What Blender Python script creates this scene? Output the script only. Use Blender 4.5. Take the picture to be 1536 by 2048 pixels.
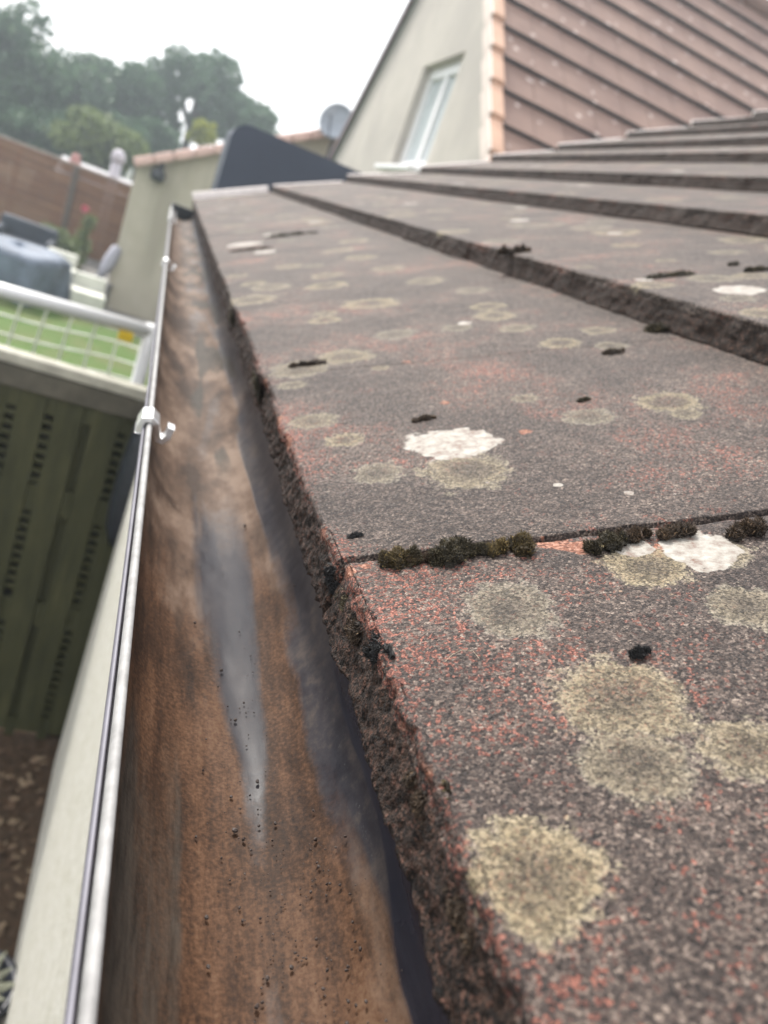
import bpy, bmesh, math, random
import numpy as np
from mathutils import Vector, Matrix
random.seed(7); RNG = np.random.default_rng(11)
sc = bpy.context.scene
for o in list(bpy.data.objects): bpy.data.objects.remove(o)
C = sc.collection
R = math.radians
# ---------------------------------------------------------------- camera (metres; Y runs along the gutter, X up the roof)
H = 2.45                                             # lens height above the garden
AX = np.array([0.90524476, 0.23770408, 0.35217708])  # camera-space directions of the world axes
AY = np.array([-0.23744446, -0.40434383, 0.88324752])
AZ = np.array([0.35235217, -0.88317769, -0.30958862])
RM = np.array([AX, AY, AZ])
def ray(px, py): return RM @ np.array([px - 768., py - 1024., 1540.])
def W(px, py, Y):
    "photo pixel + distance along the gutter -> world point"
    d = ray(px, py); d = d * (Y / d[1]); return np.array([d[0], d[1], d[2] + H])
cam_d = bpy.data.cameras.new('camera'); cam = bpy.data.objects.new('camera', cam_d); C.objects.link(cam)
rx, ry, rz = RM @ np.array([1., 0, 0]), -(RM @ np.array([0, 1., 0])), -(RM @ np.array([0, 0, 1.]))
cam.matrix_world = Matrix(((rx[0], ry[0], rz[0], 0), (rx[1], ry[1], rz[1], 0), (rx[2], ry[2], rz[2], H), (0, 0, 0, 1)))
cam_d.sensor_width = 36; cam_d.lens = 36 * 1540 / 2048
cam_d.clip_start = .01; cam_d.clip_end = 500
cam_d.dof.use_dof = True; cam_d.dof.focus_distance = .33; cam_d.dof.aperture_fstop = 9.3
sc.camera = cam
# ---------------------------------------------------------------- light: bright overcast sky, soft sun ahead
SUN_EL, SUN_AZ = 50, -22                              # azimuth measured from +Y towards +X
w = bpy.data.worlds.new('World'); sc.world = w; w.use_nodes = True
nt = w.node_tree; nt.nodes.clear()
sky = nt.nodes.new('ShaderNodeTexSky'); sky.sky_type = 'NISHITA'; sky.sun_disc = False
sky.sun_elevation = R(SUN_EL); sky.sun_rotation = R(SUN_AZ); sky.dust_density = 4; sky.air_density = 1.2
mx = nt.nodes.new('ShaderNodeMix'); mx.data_type = 'RGBA'; mx.inputs[0].default_value = .8
mx.inputs[7].default_value = (11.4, 11.0, 11.0, 1)   # thin white cloud sheet
bg = nt.nodes.new('ShaderNodeBackground'); bg.inputs[1].default_value = .085
wo = nt.nodes.new('ShaderNodeOutputWorld')
nt.links.new(sky.outputs[0], mx.inputs[6]); nt.links.new(mx.outputs[2], bg.inputs[0]); nt.links.new(bg.outputs[0], wo.inputs[0])
sl = bpy.data.lights.new('sun', 'SUN'); sl.energy = 2.9; sl.angle = R(9); sl.color = (1, .95, .88)
so = bpy.data.objects.new('sun', sl); C.objects.link(so)
sd = Vector((math.sin(R(SUN_AZ)) * math.cos(R(SUN_EL)), math.cos(R(SUN_AZ)) * math.cos(R(SUN_EL)), math.sin(R(SUN_EL))))
so.rotation_euler = sd.to_track_quat('Z', 'Y').to_euler()
sc.view_settings.view_transform = 'Standard'; sc.view_settings.look = 'None'; sc.view_settings.gamma = 1
sc.view_settings.exposure = 1.4
sc.cycles.max_bounces = 8; sc.cycles.diffuse_bounces = 3; sc.cycles.volume_bounces = 0
sc.cycles.use_denoising = True
# ---------------------------------------------------------------- noise
def _hash(i, j, k, s):
    n = (i * 374761393 + j * 668265263 + k * 2147483647 + s * 974711) & 0xffffffff
    n = ((n ^ (n >> 13)) * 1274126177) & 0xffffffff
    n = ((n ^ (n >> 16)) * 2246822519) & 0xffffffff
    return ((n ^ (n >> 15)) & 0xffff) / 65535.
def vn(P, scale, s=0):
    P = np.asarray(P) * scale; f0 = np.floor(P).astype(np.int64); t = P - f0; t = t * t * (3 - 2 * t)
    r = 0
    for a in (0, 1):
        for b in (0, 1):
            for c in (0, 1):
                wt = (t[..., 0] if a else 1 - t[..., 0]) * (t[..., 1] if b else 1 - t[..., 1]) * (t[..., 2] if c else 1 - t[..., 2])
                r = r + wt * _hash(f0[..., 0] + a, f0[..., 1] + b, f0[..., 2] + c, s)
    return r * 2 - 1
def fbm(P, scale, s=0, o=4):
    r = 0; a = 1.; n = 0
    for k in range(o): r = r + a * vn(P, scale * 2 ** k, s + k); n += a; a *= .5
    return r / n
def sstep(a, b, x): t = np.clip((x - a) / (b - a), 0, 1); return t * t * (3 - 2 * t)
# ---------------------------------------------------------------- objects
def link(o, parent=None):
    C.objects.link(o)
    if parent is not None: o.parent = parent
    return o
def mesh_obj(name, V, F, mat, parent=None, attrs=None, smooth=False, off=None):
    "one mesh object from world-space vertices; a child's vertices are stored relative to its thing"
    V = np.asarray(V, dtype=float).reshape(-1, 3)
    base = np.zeros(3)
    p = parent
    while p is not None: base = base + np.array(p.location); p = p.parent
    me = bpy.data.meshes.new(name)
    if isinstance(F, np.ndarray):
        n = len(F); k = F.shape[1]
        me.vertices.add(len(V)); me.vertices.foreach_set('co', (V - base).astype(np.float32).ravel())
        me.loops.add(n * k); me.loops.foreach_set('vertex_index', F.astype(np.int32).ravel())
        me.polygons.add(n); me.polygons.foreach_set('loop_start', np.arange(0, n * k, k, dtype=np.int32))
        try: me.polygons.foreach_set('loop_total', np.full(n, k, dtype=np.int32))
        except Exception: pass
        me.update(calc_edges=True); me.validate()
    else:
        me.from_pydata([tuple(v) for v in (V - base)], [], F); me.update()
    for an, av in (attrs or {}).items():
        a = me.attributes.new(an, 'FLOAT', 'POINT'); a.data.foreach_set('value', np.asarray(av, dtype=np.float32).ravel())
    if smooth: me.polygons.foreach_set('use_smooth', np.ones(len(me.polygons), dtype=bool))
    for m in (mat if isinstance(mat, (list, tuple)) else [mat]): me.materials.append(m)
    return link(bpy.data.objects.new(name, me), parent)
def tag(o, label, cat, group=None, kind=None):
    o['label'] = label; o['category'] = cat
    if group: o['group'] = group
    if kind: o['kind'] = kind
    return o
def thing(name, label, cat, loc=(0, 0, 0), group=None):
    o = bpy.data.objects.new(name, None); o.location = loc; C.objects.link(o); o.empty_display_size = .05
    return tag(o, label, cat, group)
def structure(o): o['kind'] = 'structure'; return o
class MB:
    "collects shapes into one mesh"
    def __init__(s): s.v = []; s.f = []
    def add(s, V, F):
        n = len(s.v); s.v += [tuple(map(float, v)) for v in V]; s.f += [tuple(i + n for i in f) for f in F]; return s
    def box(s, c, d, ax=None, bev=0):
        bm = bmesh.new(); bmesh.ops.create_cube(bm, size=1)
        for v in bm.verts: v.co = Vector((v.co.x * d[0], v.co.y * d[1], v.co.z * d[2]))
        if bev: bmesh.ops.bevel(bm, geom=bm.edges[:], offset=bev, segments=2, affect='EDGES', profile=.5)
        M = np.array(ax if ax is not None else np.eye(3))
        bm.verts.ensure_lookup_table(); bm.verts.index_update()
        s.add([np.array(c) + v.co.x * M[0] + v.co.y * M[1] + v.co.z * M[2] for v in bm.verts], [[v.index for v in f.verts] for f in bm.faces])
        bm.free(); return s
    def tube(s, P, r, n=10, cap=True):
        P = [np.array(p, float) for p in P]; rr = r if hasattr(r, '__len__') else [r] * len(P)
        V = []; F = []
        for i, p in enumerate(P):
            t = P[min(i + 1, len(P) - 1)] - P[max(i - 1, 0)]; t /= np.linalg.norm(t) + 1e-12
            a = np.cross(t, [0, 0, 1.]) if abs(t[2]) < .9 else np.cross(t, [1., 0, 0]); a /= np.linalg.norm(a); b = np.cross(t, a)
            for k in range(n):
                q = 2 * math.pi * k / n; V.append(p + rr[i] * (math.cos(q) * a + math.sin(q) * b))
        for i in range(len(P) - 1):
            for k in range(n): F.append((i * n + k, i * n + (k + 1) % n, (i + 1) * n + (k + 1) % n, (i + 1) * n + k))
        if cap: F += [tuple(range(n))[::-1], tuple(range((len(P) - 1) * n, len(P) * n))]
        return s.add(V, F)
    def lathe(s, prof, c, n=24, ax=None):
        M = np.array(ax if ax is not None else np.eye(3)); V = []; F = []
        for (r, z) in prof:
            for k in range(n):
                q = 2 * math.pi * k / n; V.append(np.array(c) + r * math.cos(q) * M[0] + r * math.sin(q) * M[1] + z * M[2])
        for i in range(len(prof) - 1):
            for k in range(n): F.append((i * n + k, i * n + (k + 1) % n, (i + 1) * n + (k + 1) % n, (i + 1) * n + k))
        return s.add(V, F)
    def prism(s, poly, ext):
        "polygon (world points) pushed along ext"
        n = len(poly); P = [np.array(p, float) for p in poly]; e = np.array(ext, float)
        F = [tuple(range(n))[::-1], tuple(range(n, 2 * n))] + [(k, (k + 1) % n, n + (k + 1) % n, n + k) for k in range(n)]
        return s.add(P + [p + e for p in P], F)
    def build(s, name, mat, parent=None, smooth=False, attrs=None): return mesh_obj(name, s.v, s.f, mat, parent, attrs, smooth)
def grid_faces(nu, nv, wrap=False):
    i = np.arange(nu - (0 if wrap else 1))[:, None]; j = np.arange(nv - 1)[None, :]; i2 = (i + 1) % nu
    return np.stack([i * nv + j, i2 * nv + j, i2 * nv + j + 1, i * nv + j + 1], -1).reshape(-1, 4)
# ---------------------------------------------------------------- material nodes
class NT:
    def __init__(s, name):
        s.m = bpy.data.materials.new(name); s.m.use_nodes = True; s.t = s.m.node_tree; s.t.nodes.clear()
        s.out = s.t.nodes.new('ShaderNodeOutputMaterial'); s.b = s.t.nodes.new('ShaderNodeBsdfPrincipled')
        s.t.links.new(s.b.outputs[0], s.out.inputs[0]); s.geo = s.t.nodes.new('ShaderNodeNewGeometry')
        s.pos = s.geo.outputs['Position']
    def n(s, t): return s.t.nodes.new(t)
    def put(s, sock, v):
        if isinstance(v, bpy.types.NodeSocket): s.t.links.new(v, sock)
        elif isinstance(v, tuple) and len(v) == 3 and sock.type == 'RGBA': sock.default_value = (*v, 1)
        else: sock.default_value = v
    def scale(s, v, vec=None):
        m = s.n('ShaderNodeMapping'); m.inputs['Scale'].default_value = v; s.put(m.inputs[0], vec or s.pos); return m.outputs[0]
    def noise(s, sc_, det=4, ro=.55, vec=None, dist=0):
        n = s.n('ShaderNodeTexNoise'); n.inputs['Scale'].default_value = sc_; n.inputs['Detail'].default_value = det
        n.inputs['Roughness'].default_value = ro; n.inputs['Distortion'].default_value = dist; s.put(n.inputs['Vector'], vec or s.pos); return n.outputs[0]
    def vor(s, sc_, out='Color', vec=None, feat='F1'):
        n = s.n('ShaderNodeTexVoronoi'); n.feature = feat; n.inputs['Scale'].default_value = sc_; s.put(n.inputs['Vector'], vec or s.pos); return n.outputs[out]
    def sep(s, c): n = s.n('ShaderNodeSeparateColor'); s.put(n.inputs[0], c); return n.outputs
    def ramp(s, f, st, interp='LINEAR'):
        n = s.n('ShaderNodeValToRGB'); s.put(n.inputs[0], f); cr = n.color_ramp; cr.interpolation = interp
        while len(cr.elements) < len(st): cr.elements.new(.5)
        for e, (p, c) in zip(cr.elements, st): e.position = p; e.color = (*c, 1) if hasattr(c, '__len__') else (c, c, c, 1)
        return n.outputs[0]
    def mix(s, f, a, b, mode='MIX'):
        n = s.n('ShaderNodeMix'); n.data_type = 'RGBA'; n.blend_type = mode
        s.put(n.inputs[0], f); s.put(n.inputs[6], a); s.put(n.inputs[7], b); return n.outputs[2]
    def math(s, op, a, b=0., c=0., clamp=False):
        n = s.n('ShaderNodeMath'); n.operation = op; n.use_clamp = clamp
        s.put(n.inputs[0], a); s.put(n.inputs[1], b); s.put(n.inputs[2], c); return n.outputs[0]
    def step(s, x, a, b):
        n = s.n('ShaderNodeMapRange'); n.interpolation_type = 'SMOOTHSTEP'; s.put(n.inputs[0], x); n.inputs[1].default_value = a; n.inputs[2].default_value = b; return n.outputs[0]
    def attr(s, a): n = s.n('ShaderNodeAttribute'); n.attribute_name = a; return n.outputs['Fac']
    def bump(s, h, st, d, prev=None):
        n = s.n('ShaderNodeBump'); n.inputs['Strength'].default_value = st; n.inputs['Distance'].default_value = d; s.put(n.inputs['Height'], h)
        if prev is not None: s.put(n.inputs['Normal'], prev)
        return n.outputs[0]
    def fin(s, col, rough=.8, spec=.4, normal=None, metal=0., trans=None):
        s.put(s.b.inputs['Base Color'], col); s.put(s.b.inputs['Roughness'], rough); s.put(s.b.inputs['Specular IOR Level'], spec)
        s.put(s.b.inputs['Metallic'], metal)
        if normal is not None: s.put(s.b.inputs['Normal'], normal)
        return s.m
def plain(name, col, var=.25, sc_=8., rough=.7, spec=.4, metal=0., bump=0., bd=.003, det=5):
    t = NT(name); f = t.noise(sc_, det, .6)
    a = tuple(c * (1 - var) for c in col); b = tuple(min(1, c * (1 + var)) for c in col)
    c_ = t.ramp(f, [(.3, a), (.7, b)])
    nm = t.bump(t.noise(sc_ * 6, 4), bump, bd) if bump else None
    return t.fin(c_, rough, spec, nm, metal)
# concrete roof tile: sand grains, lichen discs, chips, dirty moss on broken edges
def make_tile_mat(far=False):
    t = NT('concrete_tile_far' if far else 'concrete_tile')
    g1 = t.sep(t.vor(760)); g2 = t.sep(t.vor(1500)); big = t.noise(9, 4, .6); mid = t.noise(45, 4, .6)
    sel = t.math('ADD', t.math('MULTIPLY', g1[0], .55), t.math('MULTIPLY', g2[0], .45))
    base = t.ramp(sel, [(.12, (.010, .0085, .0085)), (.35, (.026, .021, .0195)), (.55, (.050, .041, .037)), (.70, (.085, .070, .062)), (.85, (.135, .113, .099)), (.97, (.25, .22, .19))])
    redz = t.math('ADD', t.math('MULTIPLY', t.math('SUBTRACT', mid, .5), .9), t.math('MULTIPLY', t.math('SUBTRACT', big, .5), 1.3))
    redz = t.math('ADD', redz, t.math('MULTIPLY', t.attr('red'), .45))
    redm = t.step(t.math('ADD', t.math('MULTIPLY', g1[1], .75), redz), .68, .86)
    base = t.mix(redm, base, t.ramp(g2[1], [(.1, (.036, .016, .014)), (.5, (.100, .040, .031)), (.9, (.24, .110, .085))]))
    base = t.mix(1., base, t.ramp(t.math('ADD', t.math('MULTIPLY', big, .6), t.math('MULTIPLY', t.noise(26, 5, .65), .4)), [(.36, (.68, .62, .60)), (.5, (1.03, .95, .90)), (.62, (1.40, 1.29, 1.21))]), 'MULTIPLY')
    # terracotta where the surface has chipped away
    chip = t.step(t.math('ADD', t.attr('chip'), t.math('MULTIPLY', t.math('SUBTRACT', mid, .5), .9)), .42, .58)
    base = t.mix(chip, base, t.ramp(g1[2], [(.1, (.08, .030, .018)), (.6, (.20, .080, .048)), (.95, (.32, .17, .12))]))
    # olive lichen discs: pale rim, browner middle, broken by the grains
    ol = t.attr('olive'); nz = t.math('MULTIPLY', t.math('SUBTRACT', t.noise(120, 3, .7), .5), .5)
    of = t.math('ADD', ol, t.math('ADD', nz, t.math('MULTIPLY', t.math('SUBTRACT', g1[1], .5), .22)))
    om = t.step(of, .0, .2)
    oc = t.ramp(t.math('ADD', ol, t.math('MULTIPLY', nz, .8)), [(.05, (.200, .180, .140)), (.3, (.160, .136, .096)), (.6, (.112, .094, .066)), (.85, (.078, .065, .047))])
    oc = t.mix(t.attr('ltone'), t.mix(1., oc, (.80, .80, .84), 'MULTIPLY'), t.mix(1., oc, (1.12, 1.06, .92), 'MULTIPLY'))
    om = t.math('MULTIPLY', om, t.math('SUBTRACT', 1., t.math('MULTIPLY', t.attr('bare'), t.ramp(g1[2], [(.2, .5), (.8, 1.)]))))
    oc = t.mix(1., oc, t.ramp(sel, [(.2, .32), (.5, .8), (.8, 1.45)]), 'MULTIPLY')
    base = t.mix(t.math('MULTIPLY', om, t.ramp(g2[2], [(.1, .62), (.7, .98)])), base, oc)
    wh = t.math('ADD', t.attr('white'), t.math('MULTIPLY', t.math('SUBTRACT', t.noise(160, 4, .7), .5), .42))
    wm = t.step(wh, .06, .13)
    wc = t.ramp(t.noise(140, 5, .7), [(.30, (.13, .075, .058)), (.46, (.22, .20, .175)), (.66, (.33, .315, .285))])
    base = t.mix(wm, base, wc)
    dr = t.math('ADD', t.attr('dirt'), t.math('MULTIPLY', t.math('SUBTRACT', mid, .5), .55))
    dm = t.step(dr, .3, .6)
    dc = t.ramp(t.math('ADD', t.math('MULTIPLY', t.noise(260, 5, .7), .6), t.math('MULTIPLY', g1[0], .4)), [(.32, (.004, .003, .0025)), (.5, (.020, .0125, .009)), (.64, (.048, .028, .020)), (.78, (.12, .060, .044))])
    base = t.mix(dm, base, dc)
    h = t.math('ADD', t.math('MULTIPLY', t.vor(820, 'Distance'), -1.), t.math('MULTIPLY', t.vor(1500, 'Distance'), -.5))
    h = t.math('ADD', h, t.math('MULTIPLY', g1[0], .5))
    h = t.math('MULTIPLY', h, t.math('SUBTRACT', 1., t.math('MAXIMUM', t.math('MULTIPLY', wm, .85), t.math('MULTIPLY', om, .35))))
    nm = t.bump(h, .55, .0011)
    ro = t.ramp(g2[1], [(.0, .62), (.85, .8), (1., .35)])
    t.b.inputs['Sheen Weight'].default_value = .02; t.b.inputs['Sheen Roughness'].default_value = .45; t.b.inputs['Sheen Tint'].default_value = (.9, .92, 1., 1)
    return t.fin(base, ro, .22, nm)
M = {}
M['tile'] = make_tile_mat()
# ================================================================= EXTENSION (wall, roof)
EXT_END, Y_END, Y_START = 2.79, 4.04, -.38
WALL_X = .137
XK = [.111, .443, .770, 1.105, 1.437, 1.752, 2.087, 2.414, 2.735, 3.06, 3.39]
ZK = [-.142, .048, .224, .395, .580, .757, .950, 1.137, 1.316, 1.49, 1.67]
TH = .031
ext = thing('tiled_extension', 'low white extension under a tiled roof spotted with lichen, nearest building', 'extension', (.5, 0, 0))
t = NT('white_render'); f = t.noise(14, 5, .6); f2 = t.noise(170, 4, .7)
c_ = t.mix(t.step(f, .35, .75), (.86, .85, .80), (.76, .75, .67)); c_ = t.mix(t.step(f2, .3, .7), c_, t.mix(1., c_, (.78, .78, .74), 'MULTIPLY')); c_ = t.mix(t.step(t.noise(45, 5, .7), .35, .68), t.mix(1., c_, (.84, .83, .78), 'MULTIPLY'), c_)
M['render'] = t.fin(c_, .85, .3, t.bump(t.noise(70, 6, .75), 1., .012))
V = np.array([[WALL_X, -.9, 0], [WALL_X, EXT_END, 0], [1.2, EXT_END, 0], [1.2, Y_END - .08, 0], [3.3, Y_END - .08, 0], [3.3, -.9, 0]])
hz = [H - .27, H - .27, H + .26, H + .26, H + 1.35, H + 1.35]
V2 = V.copy(); V2[:, 2] = hz
mesh_obj('wall', np.vstack([V, V2]), [(k, (k + 1) % 6, 6 + (k + 1) % 6, 6 + k) for k in range(6)], M['render'], ext)
M['dark_wood'] = plain('dark_wood', (.05, .045, .04), .3, 20, .7, .3)
MB().box((.155, (Y_START - .5 + Y_END) / 2, H - .215), (.03, Y_END - Y_START + .5, .1)).build('fascia_board', M['dark_wood'], ext)
# roof deck just under the tiles keeps light out of the loft
rp = math.atan2(ZK[10] - ZK[0], XK[10] - XK[0])
dk = MB(); a0 = np.array([.17, 0, H - .20]); a1 = np.array([3.5, 0, H + 1.60])
dk.add([a0 + [0, Y_START, 0], a1 + [0, Y_START, 0], a1 + [0, Y_END - .03, 0], a0 + [0, Y_END - .03, 0]], [(0, 1, 2, 3)])
dk.build('roof_deck', M['dark_wood'], ext)
def plane_pt(px, py, k=0):
    "pixel -> point on top of tile course k"
    tx = (ZK[k + 1] - TH - ZK[k]) / (XK[k + 1] - XK[k]); d = ray(px, py)
    s = (ZK[k] - XK[k] * tx) / (d[2] - d[0] * tx); return np.array([d[0] * s, d[1] * s, d[2] * s + H])
# lichen discs read off the photograph: x, y, half width in px, squash along the roof slope
OL = [(1015, 1215, 98, 1), (1240, 1385, 135, 1), (1272, 1515, 112, 1), (1082, 1738, 140, 1), (1500, 1490, 95, 1), (1495, 1205, 80, 1), (1300, 1128, 85, 1),
      (935, 940, 88, 1), (755, 945, 52, 1), (690, 880, 38, 1), (625, 843, 48, 1), (790, 668, 40, 1), (690, 713, 52, 1), (585, 770, 28, 1), (650, 640, 30, 1), (652, 626, 22, 1),
      (1050, 797, 28, 1), (1120, 684, 42, 1), (1195, 660, 33, 1), (1222, 690, 34, 1), (1335, 803, 66, 1), (1372, 826, 38, 1), (1175, 833, 50, 1), (990, 630, 42, 1), (1036, 655, 34, 1),
      (742, 606, 50, 1), (505, 599, 42, 1), (600, 739, 60, 1), (655, 571, 36, 1), (850, 562, 36, 1), (946, 581, 32, 1), (975, 612, 38, 1), (540, 574, 34, 1), (915, 655, 32, 1), (760, 735, 16, 1), (1445, 1100, 60, 1)]
WH = [(905, 885, 90), (1400, 1093, 84), (490, 488, 26), (531, 504, 18), (546, 469, 13), (1262, 1090, 40), (1116, 968, 11), (1258, 984, 10), (930, 646, 14), (1350, 985, 5), (1015, 1912, 14), (1140, 1945, 10), (1296, 1925, 10), (1240, 1030, 4), (975, 965, 4)]
RED = [(890, 805, 14), (1105, 1080, 34), (1160, 1094, 36), (1330, 1095, 40), (690, 1135, 22), (730, 1128, 14), (1050, 862, 16), (815, 722, 10)]
def disc(lst, k=0):
    out = []
    for e in lst:
        p = plane_pt(e[0], e[1], k); q = plane_pt(e[0] + e[2], e[1], k); out.append((p, np.linalg.norm(p - q)))
    return out
D_OL, D_WH, D_RED = disc(OL), disc(WH), disc(RED)
D_WH += disc([(1475, 580, 54)], 1); D_OL += disc([(1475, 597, 40), (1525, 625, 50), (1455, 503, 36), (1250, 490, 30), (1330, 520, 22), (1180, 455, 40), (1020, 437, 18), (1170, 533, 18)], 1)
rs = np.random.default_rng(5)
def scatter(k, n, y0, y1, rlo, rhi):
    out = []
    for _ in range(n):
        u = rs.uniform(.02, .31); x = XK[k] + u; y = rs.uniform(y0, y1)
        z = ZK[k] + u * (ZK[k + 1] - TH - ZK[k]) / (XK[k + 1] - XK[k]) + H
        out.append((np.array([x, y, z]), rs.uniform(rlo, rhi)))
    return out
D_OL += scatter(0, 44, 1.2, 4.0, .015, .036); D_WH += scatter(0, 9, 1.6, 4.0, .006, .02)
for k in range(1, 8):
    D_OL += scatter(k, 42, .5, 4.0, .014, .036); D_WH += scatter(k, 14, .5, 4.0, .006, .024)
def field(P, lst, sd, wob=.2, rings=False):
    f = np.full(len(P), -1.); tone = np.full(len(P), .5); bare = np.zeros(len(P))
    lo, hi = P.min(0) - .08, P.max(0) + .08
    for i, (c, r) in enumerate(lst):
        if (c < lo).any() or (c > hi).any(): continue
        r = r * 1.1
        m = np.where((np.abs(P - c) < r * 1.9).all(1))[0]
        if not len(m): continue
        d = np.linalg.norm(P[m] - c, axis=1) * (1 + wob * vn(P[m] + i * 3.1, 1.6 / r, sd) + (.22 if rings else .14) * vn(P[m], 6. / r, sd + 3))
        v = 1 - d / r; b = v > f[m]
        f[m] = np.where(b, v, f[m]); h_ = ((i * 7919) % 97) / 97.
        tone[m] = np.where(b & (v > -.3), h_, tone[m])
        if rings: bare[m] = np.maximum(bare[m], (sstep(.42, .62, v + .12 * vn(P[m], 5. / r, sd + 8)) * (.85 if (i == 20 or (h_ > .78 and i > 6)) else (.45 if (h_ > .45 and i > 6) else .12))))
    return (f, tone, bare) if rings else f
def tile_mesh(k, y0, y1, res, seed, sk0=0., sk1=0., du=0., dz=0., red=0.):
    "one concrete tile of course k between joints y0 and y1; grains come from the material, lumps and broken edges from the mesh"
    dx = XK[k + 1] - XK[k]; dzz = ZK[k + 1] - TH - ZK[k]; L = math.hypot(dx, dzz); U = np.array([dx, 0, dzz]) / L; N = np.array([-U[2], 0, U[0]])
    er = .0018 if k == 0 and y0 < .4 else .0004
    slant = .012 if red > .3 else .009
    gap = .0010 if k == 0 and y1 < .4 else (.0004 if k == 0 and y0 < .4 else 0.); r = .0035
    nu = max(8, int((L + .05) / res)); nf = max(5, int(TH / max(res * .8, .0008))); nv = max(8, int((y1 - y0) / res))
    uu = np.concatenate([np.linspace(L + .05, r, nu), r - r * np.sin(np.linspace(.3, math.pi / 2, 4)), np.zeros(nf), np.linspace(.004, .06, 5)])
    ww = np.concatenate([np.zeros(nu), -r + r * np.cos(np.linspace(.3, math.pi / 2, 4)), np.linspace(-r, -TH + .002, nf + 1)[1:], np.full(5, -TH)])
    tb = np.concatenate([np.zeros(nu + 4), np.linspace(0, 1, nf), np.ones(5)])
    ea = np.linspace(0, math.pi / 2, 6)
    vv = np.concatenate([y0 + gap + .0028 * (1 - np.sin(ea)), np.linspace(y0 + gap + er, y1 - gap - er, nv)[1:-1], y1 - gap - .0028 * (1 - np.sin(ea[::-1]))])
    cc = np.concatenate([1 - np.cos(ea), np.ones(nv - 2), 1 - np.cos(ea[::-1])])
    vv[:6] = y0 + gap + er * (1 - np.cos(np.pi / 2 * np.linspace(0, 1, 6))); vv[-6:] = y1 - gap - er * (1 - np.cos(np.pi / 2 * np.linspace(1, 0, 6))); cc[-6:] = np.sin(np.pi / 2 * np.linspace(1, 0, 6))
    if not (k == 0 and y0 < .4): cc[:6] = 1.
    if not (k == 0 and y1 < .4): cc[-6:] = 1.
    cc[0] = cc[-1] = .02
    un, vg = np.meshgrid(uu, vv, indexing='ij'); wn = np.repeat(ww[:, None], len(vv), 1); tt = np.repeat(tb[:, None], len(vv), 1)
    wn = -TH + (wn + TH) * cc[None, :]
    fr = (vg - y0) / (y1 - y0)
    yy = vg + un * (sk0 * (1 - fr) + sk1 * fr)
    P = np.array([XK[k], 0, ZK[k] + H]) + un[..., None] * U + (wn + dz)[..., None] * N + du * U; P[..., 1] = yy
    Q = P.reshape(-1, 3)
    near_edge = np.exp(-un / .010).ravel(); face = (tt > 0).ravel() & (un < .001).ravel()
    fa = np.where(face | (un.ravel() < .004), 1., 0.)
    joint = (np.exp(-(vg - y0) / .006) * (1 if k == 0 and .2 < y0 < .4 else .15) + np.exp(-(y1 - vg) / .006) * (1 if k == 0 and .2 < y1 < .4 else .15)).ravel()
    seed = 40 + k
    big = fbm(Q, 7, seed, 3); med = fbm(Q, 60, seed + 9, 3); fine = fbm(Q, 260, seed + 20, 3)
    dn = .0010 * big + .0004 * med + .00035 * fine
    dn = dn - near_edge * .0018 * np.clip(fbm(Q, 70, seed + 31, 3) + .2, 0, 1) - joint * .0022 * np.clip(fbm(Q, 110, seed + 41, 3) + .3, 0, 1)
    Q = Q + dn[:, None] * N * (1 - fa)[:, None]
    fo = fa * (.0034 * fbm(Q, 38, seed + 50, 4) + .003 * fbm(Q, 11, seed + 55, 3) + .0022 * fine + .0045 * np.sin(np.clip(tt.ravel(), 0, 1) * math.pi * .5) * 0 - .0016) + fa * tt.ravel() * slant
    Q = Q - fo[:, None] * U
    chip = np.clip(near_edge * (.55 if k == 0 and y1 < 1.1 else .12) * (fbm(Q, 22, seed + 60, 3) + .25) * 1.6, 0, 1) * (1 - tt.ravel()) + np.clip(joint * .9 * (fbm(Q, 30, seed + 66, 3) + .25), 0, 1)
    dirt = np.clip(sstep(0.0, .22, tt.ravel()) * (1.0 + .55 * fbm(Q, 30, seed + 70, 3)) , 0, 1.3) + .55 * np.clip(joint - .4, 0, 1) 
    if k == 0: chip = chip + 1.5 * np.clip(field(Q, D_RED, 5, .5), 0, .5)
    fo_, to_, ba_ = field(Q, D_OL, 1, .17, True)
    at = dict(olive=fo_, ltone=to_, bare=ba_, white=field(Q, D_WH, 2, .14), chip=chip, dirt=dirt, red=np.full(len(Q), red) + near_edge * (.6 if k == 0 and y1 < 1.1 else .0))
    return Q, grid_faces(len(uu), len(vv)), at
TW = .352
joints = [.318 + TW * i for i in range(-2, 11)]; joints = [j for j in joints if j < Y_END - .1] + [Y_END]
def jskew(y): return -.13 if y < .4 else (-.16 if y < .75 else (-.1 if y < 1.1 else 0.))
for k in range(0, 5):
    js = joints if k % 2 == 0 else [Y_START] + [j + TW / 2 for j in joints if j + TW / 2 < Y_END - .1] + [Y_END]
    for a, b in zip(js[:-1], js[1:]):
        if k >= 3 and b < .8: pass
        mid = (a + b) / 2
        if k == 0: res = .0013 if -.05 < mid < .6 else (.0022 if .5 < mid < 1.0 else (.004 if mid < 2 else .008))
        else: res = .0035 if .5 < mid < 1.4 and k == 1 else (.006 if mid < 2.2 else .010)
        if mid < -.1: res = .008
        s0, s1 = (jskew(a), jskew(b)) if k == 0 else (0, 0)
        first = (k == 0 and abs(b - .318) < .01)
        Q, F, at = tile_mesh(k, a, b, res, int(17 * k + 100 + a * 31), s0, s1, du=.003 if first else random.uniform(-.0015, .0015), dz=-.0012 if first else random.uniform(-.0004, .0004), red=.36 if first else (.07 if k == 0 and mid < .7 else -.02))
        mesh_obj('roof_tile', Q, F, M['tile'], ext, at, True)
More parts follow.
